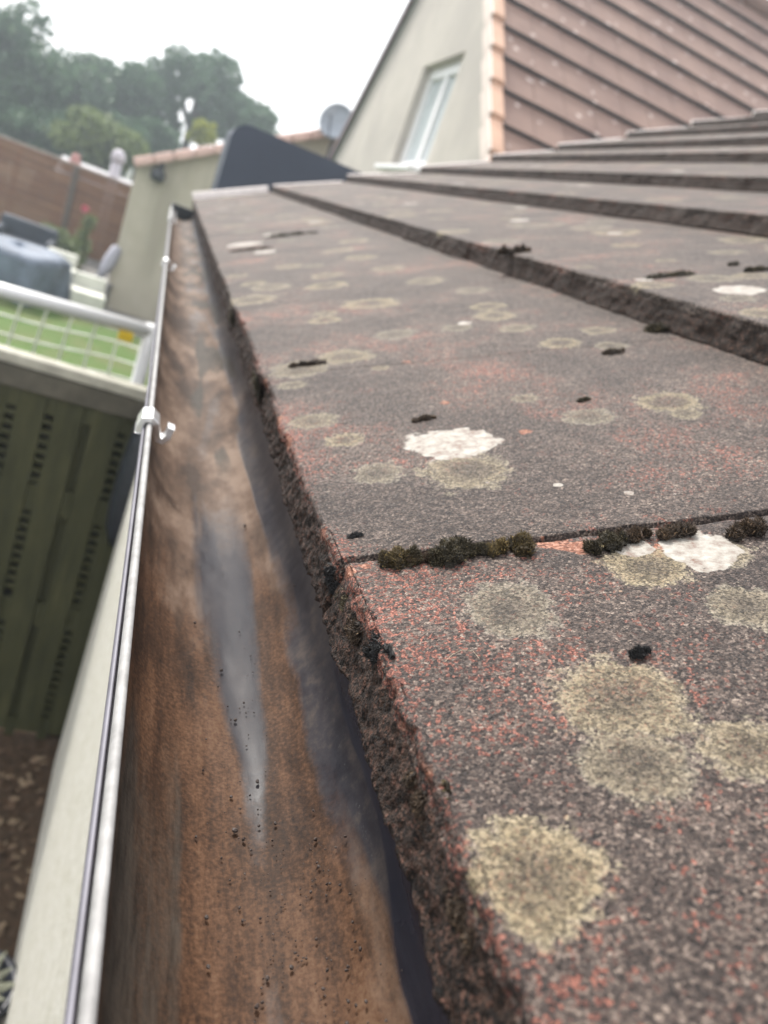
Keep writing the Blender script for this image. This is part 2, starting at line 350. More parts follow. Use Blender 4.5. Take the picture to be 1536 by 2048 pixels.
for k in range(5, 10):
    js = joints if k % 2 == 0 else [Y_START] + [j + TW / 2 for j in joints if j + TW / 2 < Y_END - .1] + [Y_END]
    Vs, Fs, A, n = [], [], {}, 0
    for a, b in zip(js[:-1], js[1:]):
        Q, F, at = tile_mesh(k, a, b, .014, int(17 * k + 100 + a * 31), dz=random.uniform(-.0015, .0015))
        Vs.append(Q); Fs.append(F + n); n += len(Q)
        for q in at: A.setdefault(q, []).append(at[q])
    mesh_obj('tile_course', np.vstack(Vs), np.vstack(Fs), M['tile'], ext, {q: np.concatenate(v) for q, v in A.items()}, True)
M['mortar'] = plain('pale_mortar', (.82, .76, .73), .1, 30, .9, .2, bump=.4)
for k in range(10):
    dx = XK[k + 1] - XK[k]; dzz = ZK[k + 1] - TH - ZK[k]; L = math.hypot(dx, dzz); U = np.array([dx, 0, dzz]) / L; N = np.array([-U[2], 0, U[0]])
    up_ = .030 if k == 0 else .004
    c = np.array([XK[k], Y_END + .013, ZK[k] + H]) + U * L * .5 + N * (-.022 + up_)
    MB().box(c, (L * (.98 if k == 0 else .96), .02, .045), (U, np.array([0, 1., 0]), N), .004).build('verge_mortar', M['mortar'], ext)
# ================================================================= GUTTER
GX, GZ, GR, GY0, GY1 = .082, H - .19, .052, -.45, 3.93
gut = thing('roof_gutter', 'half round gutter with pale rim, silted brown inside, under the lichen spotted tiles', 'gutter', (GX, 0, GZ - GR))
t = NT('silted_gutter')
stv = t.scale((1., .14, 1.)); n1 = t.noise(85, 6, .7, stv); n2 = t.noise(520, 4, .6); n3 = t.noise(22, 6, .65, t.scale((1., .4, 1.))); n4 = t.noise(120, 5, .7)
ctr = lambda v: t.math('SUBTRACT', v, .5)
plast = t.ramp(n1, [(.3, (.008, .0095, .016)), (.7, (.022, .025, .036))])
sc1 = t.ramp(t.math('ADD', t.math('MULTIPLY', n2, .3), t.math('ADD', t.math('MULTIPLY', n1, .4), t.math('MULTIPLY', n3, .3))), [(.39, (.008, .0042, .0025)), (.48, (.032, .0150, .0072)), (.56, (.074, .036, .018)), (.68, (.125, .076, .046))])
sc2 = t.ramp(n3, [(.38, (.034, .021, .0145)), (.5, (.084, .053, .036)), (.62, (.155, .110, .082))])
col = t.mix(t.step(t.math('ADD', t.attr('tan'), t.math('MULTIPLY', ctr(n3), 1.2)), .2, .8), sc1, sc2)
gm = t.step(t.math('ADD', t.attr('grey'), t.math('ADD', t.math('MULTIPLY', ctr(n3), .9), t.math('MULTIPLY', ctr(n4), .45))), .25, .85)
gcol = t.mix(t.attr('film'), t.ramp(t.math('ADD', t.math('MULTIPLY', n3, .5), t.math('MULTIPLY', n4, .5)), [(.38, (.018, .019, .025)), (.52, (.034, .035, .041)), (.66, (.080, .068, .061))]), (.024, .025, .031))  # reflected sky put into the grey of the water film
col = t.mix(t.math('MULTIPLY', gm, .9), col, gcol)
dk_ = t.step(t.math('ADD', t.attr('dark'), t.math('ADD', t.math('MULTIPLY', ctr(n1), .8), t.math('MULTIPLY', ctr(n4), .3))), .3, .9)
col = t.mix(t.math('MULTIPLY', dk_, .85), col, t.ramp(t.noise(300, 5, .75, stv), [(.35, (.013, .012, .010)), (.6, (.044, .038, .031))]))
nm_ = t.step(t.math('ADD', t.attr('navy'), t.math('ADD', t.math('MULTIPLY', ctr(n3), .7), t.math('MULTIPLY', ctr(n4), .3))), .35, .7)
col = t.mix(t.math('MULTIPLY', nm_, .92), col, plast)
cm = t.step(t.math('ADD', t.attr('crust'), t.math('MULTIPLY', ctr(t.noise(420, 6, .8)), 2.2)), .95, 1.2)
col = t.mix(t.math('MULTIPLY', cm, .6), col, (.16, .155, .15))
ro = t.math('SUBTRACT', .68, t.math('ADD', t.math('MULTIPLY', gm, .36), t.math('MULTIPLY', t.math('SUBTRACT', nm_, t.math('MULTIPLY', nm_, gm)), .5)))
M['gutter'] = t.fin(col, ro, t.math('ADD', t.math('SUBTRACT', .2, t.math('MULTIPLY', gm, .10)), t.math('MULTIPLY', nm_, .14)), t.bump(t.math('MULTIPLY', t.math('ADD', t.math('MULTIPLY', n2, .6), n4), t.math('SUBTRACT', 1., t.math('MULTIPLY', gm, .93))), .3, .0009))
M['gutter_out'] = plain('grey_violet_plastic', (.16, .155, .18), .15, 40, .5, .4)
ys = np.concatenate([np.arange(GY0, .05, .01), np.arange(.05, .75, .0022), np.arange(.75, 1.6, .006), np.arange(1.6, GY1, .015), [GY1]])
ph = np.concatenate([np.radians(np.linspace(0, 180, 130)), np.full(5, math.pi)]); rise = np.concatenate([np.zeros(130), np.linspace(.006, .03, 5)])
PH, YY = np.meshgrid(ph, ys, indexing='ij'); D = np.degrees(PH) + rise[:, None] * 700
sp = np.stack([D / 40., YY * 3., np.zeros_like(D)], -1); sp2 = np.stack([D / 14., YY * 1.6, np.ones_like(D)], -1); sp3 = np.stack([D / 25, YY * 14, np.ones_like(D)], -1)
P0 = np.stack([GX - GR * np.cos(PH), YY, GZ - GR * np.sin(PH)], -1)
lowf, strk, blot = fbm(sp, 1., 3, 4), fbm(sp2, 1., 9, 4), fbm(sp3, 1., 15, 4)
# bare wet strip in the bottom that narrows towards the camera, brown thread beside it
cl = 110 - 2 * sstep(.3, .2, YY) + 3 * lowf; wd = 7 + 19 * sstep(.22, .5, YY)
strip = (1 - sstep(.25, 1.5, np.abs(D - cl - 4 * blot) / wd)) * sstep(.18, .30, YY) * (1 - sstep(.42, .72, YY + .05 * blot))
thread = np.exp(-((D - 133 - 4 * np.sin(YY * 14)) / 5) ** 2) * sstep(.22, .3, YY) * (1 - sstep(.8, 1.0, YY))
grey_r = sstep(134, 148, D + 6 * blot) * sstep(.13, .27, YY + .04 * blot)
wv = np.sin(YY * 13 + 3.5 * lowf + np.abs(D - 112) / 16.) * .7 + .5 * blot
far = sstep(.55, .8, YY); mid = sstep(72, 100, D) * (1 - sstep(150, 165, D))
grey = .55 * (1 - far) * sstep(75, 95, D) * sstep(.05, .6, lowf + .7 * strk) + .9 * strip + 1.0 * grey_r * (.75 + .4 * blot) + .5 * far * mid * sstep(.1, .7, -wv) - .9 * thread
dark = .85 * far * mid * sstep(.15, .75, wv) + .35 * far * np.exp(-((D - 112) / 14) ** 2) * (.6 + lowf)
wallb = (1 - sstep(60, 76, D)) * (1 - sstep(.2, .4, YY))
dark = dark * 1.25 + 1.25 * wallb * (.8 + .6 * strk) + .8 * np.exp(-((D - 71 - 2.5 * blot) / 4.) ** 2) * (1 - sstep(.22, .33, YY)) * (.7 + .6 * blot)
nb = 160 + 9 * sstep(.15, .25, YY); navy = sstep(nb - 7 + 8 * blot, nb + 5 + 8 * blot, D) * (1 - sstep(.27, .36, YY) * .7) + .35 * np.exp(-((D - 108) / 12.) ** 2) * (1 - sstep(.15, .21, YY)) * (.4 + lowf)
crust = np.exp(-((D - 158 - 7 * blot) / 6.) ** 2) * (1 - sstep(.3, .42, YY)) * .8 + .45 * sstep(140, 150, D) * sstep(.32, .5, YY)
thick = .0006 * lowf + .0008 * blot + (.00025 * fbm(P0, 160., 25, 4) + .0006 * fbm(P0, 40, 29, 3)) * (1 - strip) * (1 - .7 * np.clip(navy, 0, 1))
rr = GR - thick * np.exp(-((D - 105) / 55) ** 2)
P = np.stack([GX - rr * np.cos(PH), YY, GZ - rr * np.sin(PH) + rise[:, None]], -1)
mesh_obj('channel', P.reshape(-1, 3), grid_faces(*D.shape), M['gutter'], gut, dict(grey=grey, navy=navy, crust=crust, dark=dark, film=strip, tan=sstep(.30, .62, YY + .1 * lowf + .05 * strk) + .35 * sstep(135, 150, D)), True)
PO = np.stack([GX - (GR + .003) * np.cos(PH[:130:6, ::12]), YY[:130:6, ::12], GZ - (GR + .003) * np.sin(PH[:130:6, ::12])], -1)
PO[:, -1, 1] = GY1
mesh_obj('outer_shell', PO.reshape(-1, 3), grid_faces(*PO.shape[:2]), M['gutter_out'], gut, None, True)
M['white_pvc'] = plain('white_plastic', (.70, .70, .70), .06, 60, .35, .5)
def sweep(prof, y0, y1, mat, name, parent, wob=0):
    "closed XZ profile run along the gutter"
    n = len(prof); ysw = np.linspace(y0, y1, 60); V = []
    for y in ysw:
        for (x, z) in prof: V.append((x, y, z + wob * math.sin(y * 9)))
    F = [(i * n + k, i * n + (k + 1) % n, (i + 1) * n + (k + 1) % n, (i + 1) * n + k) for i in range(len(ysw) - 1) for k in range(n)]
    F += [tuple(range(n)), tuple(range((len(ysw) - 1) * n, len(ysw) * n))[::-1]]
    return mesh_obj(name, V, F, mat, parent, None, True)
lx = GX - GR
M['rim'] = plain('weathered_white_rim', (.25, .247, .243), .25, 90, .62, .3)
circ = lambda cx, cz, rx_, rz_, n=14: [(cx + rx_ * math.cos(2 * math.pi * k / n), cz + rz_ * math.sin(2 * math.pi * k / n)) for k in range(n)]
sweep(circ(lx - .0006, GZ + .0008, .0022, .0032), GY0, GY1, M['rim'], 'rim', gut)
sweep(circ(lx - .0042, GZ - .003, .0011, .003), GY0, GY1, M['gutter_out'], 'rim_bead', gut)
M['black_pvc'] = plain('black_plastic', (.018, .022, .028), .3, 30, .4, .5)
mb = MB(); n = 26
poly = [(GX - (GR + .006) * math.cos(a), GY1 + .002, GZ - (GR + .006) * math.sin(a)) for a in np.linspace(-.12, math.pi + .12, n)]
mb.prism(poly, (0, .03, 0)).build('stop_end', M['black_pvc'], gut)
mb = MB()
M['bracket'] = plain('bright_metal', (.80, .80, .80), .1, 50, .28, .5, metal=.85)
def bracket(y):
    "strap that rides over the rim, drops inside and ends in an upturned hook; lug outside"
    pts = [(lx - .0070, GZ - .006), (lx - .0074, GZ - .001), (lx - .0055, GZ + .0055), (lx + .000, GZ + .007), (lx + .0040, GZ + .004), (lx + .0060, GZ - .003), (lx + .0088, GZ - .009), (lx + .0122, GZ - .0098), (lx + .0152, GZ - .006), (lx + .0162, GZ + .002)]
    P_ = np.array(pts); tk = .0024; V = []; hw = .0135
    nrm = []
    for i in range(len(P_)):
        tg = P_[min(i + 1, len(P_) - 1)] - P_[max(i - 1, 0)]; tg /= np.linalg.norm(tg); nrm.append((-tg[1], tg[0]))
    nrm = np.array(nrm); V = []
    wdt = [1.0, 1.0, 1.0, 1.0, 1.0, .8, .6, .55, .55, .5]
    for i in range(len(P_)):
        for sgn, ys_ in ((1, -1), (1, 1), (-1, 1), (-1, -1)):
            q = P_[i] + nrm[i] * tk * sgn; V.append((q[0], y + ys_ * hw * wdt[i], q[1]))
    F = [(i * 4 + k, i * 4 + (k + 1) % 4, i * 4 + 4 + (k + 1) % 4, i * 4 + 4 + k) for i in range(len(P_) - 1) for k in range(4)] + [(0, 1, 2, 3), tuple(range(len(V) - 4, len(V)))[::-1]]
    o = mesh_obj('bracket', V, F, M['bracket'], gut)
    b = o.modifiers.new('bevel', 'BEVEL'); b.width = .0008; b.segments = 2
    return o
for y in (-.4, .605, 1.66, 2.95): bracket(y)
# union clip pair near the far end of the run
for y in (3.15, 3.42): bracket(y).scale = (1, 1, 1)
# loose grit lying in the gutter
mb = MB(); rg = np.random.default_rng(3)
def crumb(mb, p, r, rg):
    bm = bmesh.new(); bmesh.ops.create_icosphere(bm, subdivisions=1, radius=1); bm.verts.index_update()
    s = rg.uniform(.7, 1.3, 3) * r
    mb.add([np.array(p) + np.array(v.co) * s * rg.uniform(.75, 1.2) for v in bm.verts], [[v.index for v in f.verts] for f in bm.faces]); bm.free()
def gp(deg, y, lift=0.): a = R(deg); return np.array([GX - (GR - lift) * math.cos(a), y, GZ - (GR - lift) * math.sin(a)])
for i in range(150):
    y = abs(rg.normal(.0, .12)) + .16 if i < 110 else rg.uniform(.14, .75)
    d = rg.normal(104 + (y - .2) * 6, 9) if i < 110 else rg.normal(112, 22); r_ = float(np.clip(rg.lognormal(-7.9, .55), .00015, .0011))
    if i % 31 == 0: r_ = .0011
    crumb(mb, gp(d, y, .0012 + r_ * .5), r_, rg)
for i in range(90):
    y = rg.uniform(.145, .23); d = rg.normal(131, 13); crumb(mb, gp(d, y, .0016), abs(rg.normal(0, .0003)) + .0002, rg)
M['grit'] = plain('dark_grit', (.035, .024, .02), .5, 300, .7, .5)
tag(mb.build('gutter_grit', M['grit']), 'dark gritty crumbs washed loose in the silted gutter bed', 'grit', kind='stuff')
# ================================================================= MOSS CLUMPS
def moss_mat(name, tips, roots):
    t = NT(name); h = t.attr('tip'); v = t.attr('var')
    c = t.mix(h, roots, tips); c = t.mix(1., c, t.ramp(v, [(0, .3), (.5, .8), (.9, 1.3), (1., (3.2, 3.1, 2.8))]), 'MULTIPLY')
    return t.fin(c, .75, .35)
M['moss_olive'] = moss_mat('moss_olive', (.115, .084, .032), (.013, .009, .0055))
M['moss_dark'] = moss_mat('moss_dark', (.078, .064, .036), (.009, .0075, .0055))
M['moss_brown'] = moss_mat('moss_brown', (.095, .064, .040), (.012, .008, .006))
M['moss_black'] = moss_mat('moss_black', (.020, .020, .021), (.004, .004, .0045))
def moss(label, c, U_, Vd, N_, a, b, hgt, mat, n, seed, bl=.0035, bw=.00035, parent=None, name='moss_clump', group='moss clumps on the tiles'):
    "ragged cushion of several lumps with fine upright shoots; a, b half sizes along U_ and Vd"
    r = np.random.default_rng(seed); c = np.array(c); V = []; F = []; tip = []; var = []
    ns = int(np.clip(round(a / max(b, 1e-4) * 3), 3, 7)) if n > 250 else 4; subs = []
    for q in range(ns):
        u = -.78 + 1.56 * (q + .5) / ns + r.normal(0, .12); rr_ = r.uniform(.55, 1.3) * (1 - .35 * abs(u))
        subs.append((np.array([u + r.normal(0, .06), r.normal(0, .22), 0]), a / ns * (1.5 if n > 500 else 2.3) * rr_, b * .72 * rr_, hgt * r.uniform(.5, 1.08) * (1 - .3 * abs(u)), r.uniform(.25, 1.)))
    for (o_, sa, sb, sh_, tone) in subs:
        cc_ = c + U_ * o_[0] * a + Vd * o_[1] * b; nu, nv = 16, 8; k0 = len(V)
        def at(d):
            wob = 1 + .38 * float(vn(np.array([d * 2.4 + seed + o_[0] * 9]), 1., 1)[0]) + .3 * float(vn(np.array([d * 7 + seed]), 1., 2)[0])
            return cc_ + U_ * d[0] * sa * wob + Vd * d[1] * sb * wob + N_ * (d[2] * sh_ * wob * .8 - hgt * .15)
        for i in range(nv):
            q = i / (nv - 1)
            for j in range(nu):
                an = 2 * math.pi * j / nu; e = math.cos(q * math.pi / 2) ** .7
                V.append(at(np.array([math.cos(an) * e, math.sin(an) * e, math.sin(q * math.pi / 2)]))); tip.append(.1 + .25 * q + r.uniform(-.1, .1)); var.append(np.clip(tone * .6 + r.uniform(-.25, .25), 0, 1))
        for i in range(nv - 1):
            for j in range(nu): F.append((k0 + i * nu + j, k0 + i * nu + (j + 1) % nu, k0 + (i + 1) * nu + (j + 1) % nu, k0 + (i + 1) * nu + j))
        lean = r.normal(0, .35, 2)
        for _ in range(int(n * 1.3 / ns)):
            an = r.uniform(0, 2 * math.pi); rad = math.sqrt(r.uniform(0, 1)); d = np.array([math.cos(an) * rad, math.sin(an) * rad, 0]); d[2] = math.sqrt(max(0, 1 - rad ** 2))
            p = at(d)
            dr = U_ * (d[0] * .5 + lean[0] + r.normal(0, .5)) + Vd * (d[1] * .5 + lean[1] + r.normal(0, .5)) + N_ * (.55 + d[2] * .4); dr /= np.linalg.norm(dr)
            l = bl * r.uniform(.25, 1.) ** 1.3; sd_ = np.cross(dr, r.normal(0, 1, 3)); sd_ /= np.linalg.norm(sd_) + 1e-9; s2 = np.cross(dr, sd_)
            w_ = bw * r.uniform(.6, 1.4); m_ = p + dr * l * .55 + sd_ * l * r.uniform(-.15, .15); k1 = len(V)
            V += [p - sd_ * w_, p + sd_ * w_, p + s2 * w_ * 1.4, m_ - sd_ * w_ * .8, m_ + sd_ * w_ * .8, m_ + s2 * w_, p + dr * l + sd_ * l * r.uniform(-.35, .35)]
            F += [(k1, k1 + 1, k1 + 4, k1 + 3), (k1 + 1, k1 + 2, k1 + 5, k1 + 4), (k1 + 2, k1, k1 + 3, k1 + 5), (k1 + 3, k1 + 4, k1 + 6), (k1 + 4, k1 + 5, k1 + 6), (k1 + 5, k1 + 3, k1 + 6)]
            vr = float(np.clip(tone * .6 + r.uniform(-.2, .45), 0, 1)) if r.uniform() > .03 else 1.
            tip += [.15, .15, .15, .55, .55, .55, 1.]; var += [vr] * 7
    o = mesh_obj(name, V, F, mat, parent, dict(tip=tip, var=var))
    if label: tag(o, label, 'moss', group)
    return o
def course_axes(k):
    dx = XK[k + 1] - XK[k]; dzz = ZK[k + 1] - TH - ZK[k]; L = math.hypot(dx, dzz); U = np.array([dx, 0, dzz]) / L
    return U, np.array([0, 1., 0]), np.array([-U[2], 0, U[0]])
def moss_px(label, px, py, wpx, hpx, mat, n, k=0, bl=.0035, bw=.00035, hscale=1.):
    U_, Vd, N_ = course_axes(k); p = plane_pt(px, py + hpx * .28, k); q = plane_pt(px + wpx / 2, py + hpx * .28, k); a = np.linalg.norm(q - p)
    dz_ = RM.T @ (p - np.array([0, 0, H])); hgt = hpx / 1540 * dz_[2] * .68 * hscale; a *= 1.25; n = int(n * 2.2); bl *= .75; bw *= .75
    return moss(label, p, U_, Vd, N_, a, max(hgt * .9, a * .32), hgt, mat, n, int(px * 7 + py), bl, bw)
moss_px('small round tuft of golden brown moss at the left end of the tile joint', 796, 1108, 66, 46, M['moss_olive'], 700)
moss_px('widest clump of dark and yellow green moss in the tile joint', 888, 1088, 132, 78, M['moss_dark'], 1500)
moss_px('blocky olive moss clump with a straw fleck, beside the orange chipped patch', 1020, 1083, 104, 60, M['moss_olive'], 1200)
moss_px('thin low moss strip joining the golden brown tuft to the widest clump', 838, 1113, 50, 24, M['moss_brown'], 420)
moss_px('thin low moss strip joining the widest clump to the blocky olive clump', 962, 1097, 46, 26, M['moss_dark'], 420)
moss_px('dark moss clump right of the orange chipped patch in the joint', 1212, 1078, 84, 46, M['moss_dark'], 700)
moss_px('low brown moss clump between orange chip and white lichen along the joint', 1268, 1064, 70, 40, M['moss_brown'], 600)
moss_px('brown moss tuft just above the white lichen patch', 1345, 1056, 62, 36, M['moss_brown'], 500)
moss_px('dark brown moss clump in the joint at the right edge of the photo', 1492, 1046, 92, 44, M['moss_brown'], 800)
moss_px('tiny black moss speck on the grey tile above the white lichen disc', 848, 834, 44, 17, M['moss_brown'], 160, bl=.003)
moss_px('black fuzzy moss pellet above the large double lichen disc', 1279, 1298, 42, 26, M['moss_black'], 350, bl=.002, bw=.00025)
moss_px('tiny dark moss crumb near the ring shaped lichen', 1168, 797, 22, 13, M['moss_dark'], 90, bl=.003)
moss_px('small dark moss crumb left of the golden brown tuft', 711, 1069, 24, 14, M['moss_black'], 100, bl=.002, bw=.00025)
moss_px('flat dark moss streak under a pale lichen spot below the second tile row', 1226, 701, 46, 14, M['moss_brown'], 120, bl=.004)
moss_px('low brown moss streak lying in the second tile joint', 612, 726, 70, 15, M['moss_brown'], 160, bl=.005)
moss_px('dark green moss cushion at the foot of the second tile row', 1320, 646, 50, 46, M['moss_dark'], 400, bl=.006, bw=.0006)
moss_px('brown moss hump hanging over the edge of the second tile row', 1030, 497, 62, 26, M['moss_brown'], 300, 1, bl=.008, bw=.0008)
moss_px('long dark moss streak on the second tile row left of a white lichen disc', 1345, 548, 92, 16, M['moss_dark'], 220, 1, bl=.006, bw=.0006)
moss_px('dark moss streak on the second tile row at the right edge of the photo', 1515, 538, 60, 16, M['moss_dark'], 160, 1, bl=.006, bw=.0006)
moss_px('small dark moss dot above the white lichen disc on the second tile row', 1467, 527, 20, 14, M['moss_dark'], 80, 1, bl=.004)
moss_px('farthest low dark moss smear, near the pale lichen chips', 580, 468, 62, 11, M['moss_dark'], 120, 0, bl=.008, bw=.001)
moss_px('dark moss streak under the pinkish white lichen chip', 505, 497, 46, 9, M['moss_brown'], 100, 0, bl=.006, bw=.001)
# fringe of dead moss and dirt over the broken lower edges
U_, Vd, N_ = course_axes(0); ED = np.array([XK[0], 0, ZK[0] + H])
def edge_moss(label, y, along, drop, mat, n, seed, bl, dw=-.012, out=.003, thk=.006, gap=0.):
    c = ED - U_ * (out - gap) + N_ * dw; c[1] = y
    return moss(label, c, Vd, N_, -U_, along, drop, thk, mat, n, seed, bl, .0003, group='moss on the broken tile edge')
EDL = ['brown crumbly moss nearest the camera', 'brown crumbly moss beside the lowest large lichen disc', 'brown crumbly moss above the glossy black lump', 'dark moss tuft right under the tile joint corner']
for q, (y, al) in enumerate([(.135, .014), (.178, .016), (.277, .018), (.304, .012)]):
    edge_moss(EDL[q] + ' along the tile edge', y, al, .009, M['moss_brown'] if q != 3 else M['moss_dark'], 1900, 700 + q, .0022, -.016, -.003, .005, .0)
edge_moss('glossy black lump of wet moss hanging on the edge of the near tile', .247, .0125, .012, M['moss_black'], 900, 71, .0032, -.006, .000, .009, .009)
edge_moss('second smaller black wet lump just below the glossy one', .226, .007, .007, M['moss_black'], 600, 75, .0028, -.010, .000, .008, .009)
edge_moss('black moss tuft under the tile corner where the joint meets the gutter', .322, .007, .011, M['moss_black'], 350, 72, .004, -.012, .002, .006, .004)
edge_moss('dark moss tuft poking over the edge at the second joint', .672, .016, .013, M['moss_dark'], 300, 76, .005, -.008)
edge_moss('dark moss tuft over the edge beyond the second joint', 1.02, .022, .014, M['moss_dark'], 300, 77, .006, -.008)
edge_moss('nearest green speck of moss on the tile edge', .166, .004, .004, M['moss_olive'], 150, 78, .003, -.004, .000, .003, .009)
def fibre(label, pts, r):
    o = MB().tube(pts, r, 5).build('straw_fibre', M['straw']); tag(o, label, 'fibre'); return o
M['straw'] = plain('straw', (.40, .34, .24), .2, 90, .7)
fibre('thin pale fibre lying on the near tile left of the round lichen disc', [plane_pt(a, b) + np.array([-.0003, 0, .0007]) for a, b in ((958, 1320), (945, 1304), (925, 1303), (905, 1312), (890, 1326))], .00007)
# ================================================================= GROUND
def sheet(name, x0, x1, y0, y1, z, mat): return structure(mesh_obj(name, [(x0, y0, z), (x1, y0, z), (x1, y1, z), (x0, y1, z)], [(0, 1, 2, 3)], mat))
M['field'] = plain('rough_grass', (.07, .075, .045), .4, 3, .9, .2)
t = NT('lawn_grass'); a = t.noise(60, 5, .7); b = t.noise(1.6, 4, .6)
M['lawn'] = t.fin(t.mix(t.step(b, .4, .65), t.ramp(a, [(.3, (.038, .085, .010)), (.7, (.085, .145, .026))]), t.ramp(a, [(.3, (.065, .088, .022)), (.7, (.12, .145, .045))])), .85, .3, t.bump(a, .6, .02))
t = NT('leaf_soil'); a = t.noise(38, 6, .7); b = t.vor(45)
M['soil'] = t.fin(t.mix(t.math('MULTIPLY', t.sep(b)[0], .6), t.ramp(a, [(.3, (.022, .016, .011)), (.6, (.085, .060, .042)), (.8, (.16, .12, .085))]), (.10, .062, .038)), .9, .2, t.bump(a, .8, .02))
sheet('ground', -150, 150, -60, 260, 0, M['field'])
sheet('lawn', -9, 2, 3.0, 11.6, .004, M['lawn'])
sheet('garden_soil', -4, 1.2, -2, 3.0, .004, M['soil'])
M['paving'] = plain('grey_paving', (.16, .155, .15), .25, 3, .85, .3)
sheet('patio', -9, 2, 11.6, 17.6, .006, M['paving'])
mb = MB(); rl = np.random.default_rng(8)
for i in range(1500):
    x, y = rl.uniform(-1.2, .13), rl.uniform(.8, 2.86); s = rl.uniform(.012, .03); a = rl.uniform(0, 6.28); p = np.array([x, y, .006 + rl.uniform(0, .012)])
    u = np.array([math.cos(a), math.sin(a), rl.uniform(-.4, .4)]) * s; v = np.array([-math.sin(a), math.cos(a), rl.uniform(-.4, .4)]) * s * .55
    mb.add([p - u, p - v, p + u, p + v], [(0, 1, 2, 3)])
t = NT('dead_leaves'); M['litter'] = t.fin(t.ramp(t.sep(t.vor(30))[0], [(.1, (.035, .022, .014)), (.5, (.11, .07, .045)), (.9, (.24, .18, .12))]), .8, .3)
tag(mb.build('leaf_litter', M['litter']), 'brown dead leaves scattered on the soil below the gutter', 'leaf litter', kind='stuff')
# ================================================================= NEAR DARK FENCE
FY = 2.93
fen = thing('wooden_fence', 'dark green slotted board fence in shade below the gutter', 'fence', (-1, FY, 0))
t = NT('olive_timber'); a = t.noise(9, 5, .65, t.scale((3, 3, .4)))
M['olive'] = t.fin(t.ramp(a, [(.3, (.026, .028, .012)), (.55, (.046, .047, .020)), (.75, (.070, .068, .031))]), .75, .3, t.bump(t.noise(40, 4, .6, t.scale((3, 3, .3))), .3, .004))
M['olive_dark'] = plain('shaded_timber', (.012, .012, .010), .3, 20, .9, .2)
FT = H - .275 * FY
mb = MB(); i = 0; g_ = .034; pit = .130
x = W(236, 900, FY)[0]                              # first row of slots
bw_ = pit - g_; rf = np.random.default_rng(4)
for q in range(-2, 21):
    gx = x - q * pit; xc = gx - pit / 2
    mb.box((xc, FY + rf.uniform(-.003, .003), (FT - .1) / 2 + .03), (bw_, .02, FT - .12), None, .003)
    if q % 4 != 1:                                  # ladder of little spacers between the boards
        z = .10 + rf.uniform(0, .02)
        while z < FT - .1:
            if abs(z - .62) > .07 and abs(z - 1.12) > .07: mb.box((gx, FY + .003, z), (g_ + .004, .016, .0165 + rf.uniform(-.002, .002)))
            z += .039
    else: mb.box((gx, FY + .024, FT / 2), (g_ + .03, .01, FT - .14))
    for zr in (.05, .62, 1.12, FT - .13): mb.box((gx, FY + .004, zr), (g_ + .004, .016, .11))
mb.build('fence_panel', M['olive'], fen)
mb = MB()
mb.box((-1.22, FY + .05, FT / 2), (2.76, .012, FT - .1)); mb.build('dark_backing', M['olive_dark'], fen)  # near-black backing added to make the slots dark, shade put into its colour
MB().box((-1.22, FY - .016, FT - .075), (2.78, .014, .075), None, .003).build('rail', plain('grey_timber', (.085, .078, .062), .25, 14, .8, .2), fen)
M['pale_timber'] = plain('pale_timber', (.34, .33, .28), .25, 14, .8, .3)
mb = MB(); mb.box((-1.22, FY + .012, FT - .012), (2.78, .07, .04), None, .006); mb.build('top_rail', M['pale_timber'], fen)
for xp in (.11, -1.7): MB().box((xp, FY + .06, FT / 2 - .02), (.075, .05, FT - .06), None, .004).build('fence_post', M['olive'], fen)
# black fitting on the wall corner under the gutter
fit = thing('wall_fitting', 'black rounded plastic fitting on the white wall corner under the gutter', 'wall fitting', (WALL_X - .01, 2.74, H - 1.3))
mb = MB(); cz = H - 1.12
prof = [(0, -.30), (.04, -.28), (.064, -.21), (.074, -.10), (.070, .08), (.055, .22), (.035, .3), (.0, .31)]
mb.lathe(prof, (WALL_X + .012, 2.835, cz), 28).build('housing', M['black_pvc'], fit, True)
MB().box((WALL_X + .012, 2.835, cz + .36), (.03, .04, .16), None, .004).build('stalk', M['black_pvc'], fit)
MB().box((WALL_X - .042, 2.835, cz + .03), (.004, .03, .012)).build('clip', M['bracket'], fit)
# pot plant at the foot of the wall
pot = thing('plant_pot', 'dark pot holding a pale rosette plant at the foot of the white wall', 'plant pot', (.03, 1.62, 0))
M['black_pot'] = plain('dark_glaze', (.012, .014, .022), .3, 20, .4, .5)
MB().lathe([(.0, .0), (.085, .0), (.115, .2), (.122, .2), (.122, .23), (.1, .23), (.098, .19), (0, .19)], (.03, 1.62, 0.005), 28).build('pot', M['black_pot'], pot, True)
mb = MB(); rp_ = np.random.default_rng(2)
for i in range(42):
    an = i * 2.4; el = .25 + .9 * i / 42; l = .11 * (1.15 - i / 60); d = np.array([math.cos(an) * math.cos(el), math.sin(an) * math.cos(el), math.sin(el)]); sd_ = np.array([-math.sin(an), math.cos(an), 0])
    c = np.array([.03, 1.62, .21]); mb.add([c, c + d * l * .6 + sd_ * .018, c + d * l + [0, 0, .012], c + d * l * .6 - sd_ * .018], [(0, 1, 2, 3)])
M['rosette'] = plain('pale_succulent', (.13, .135, .10), .4, 30, .6, .3)
mb.build('rosette', M['rosette'], pot)
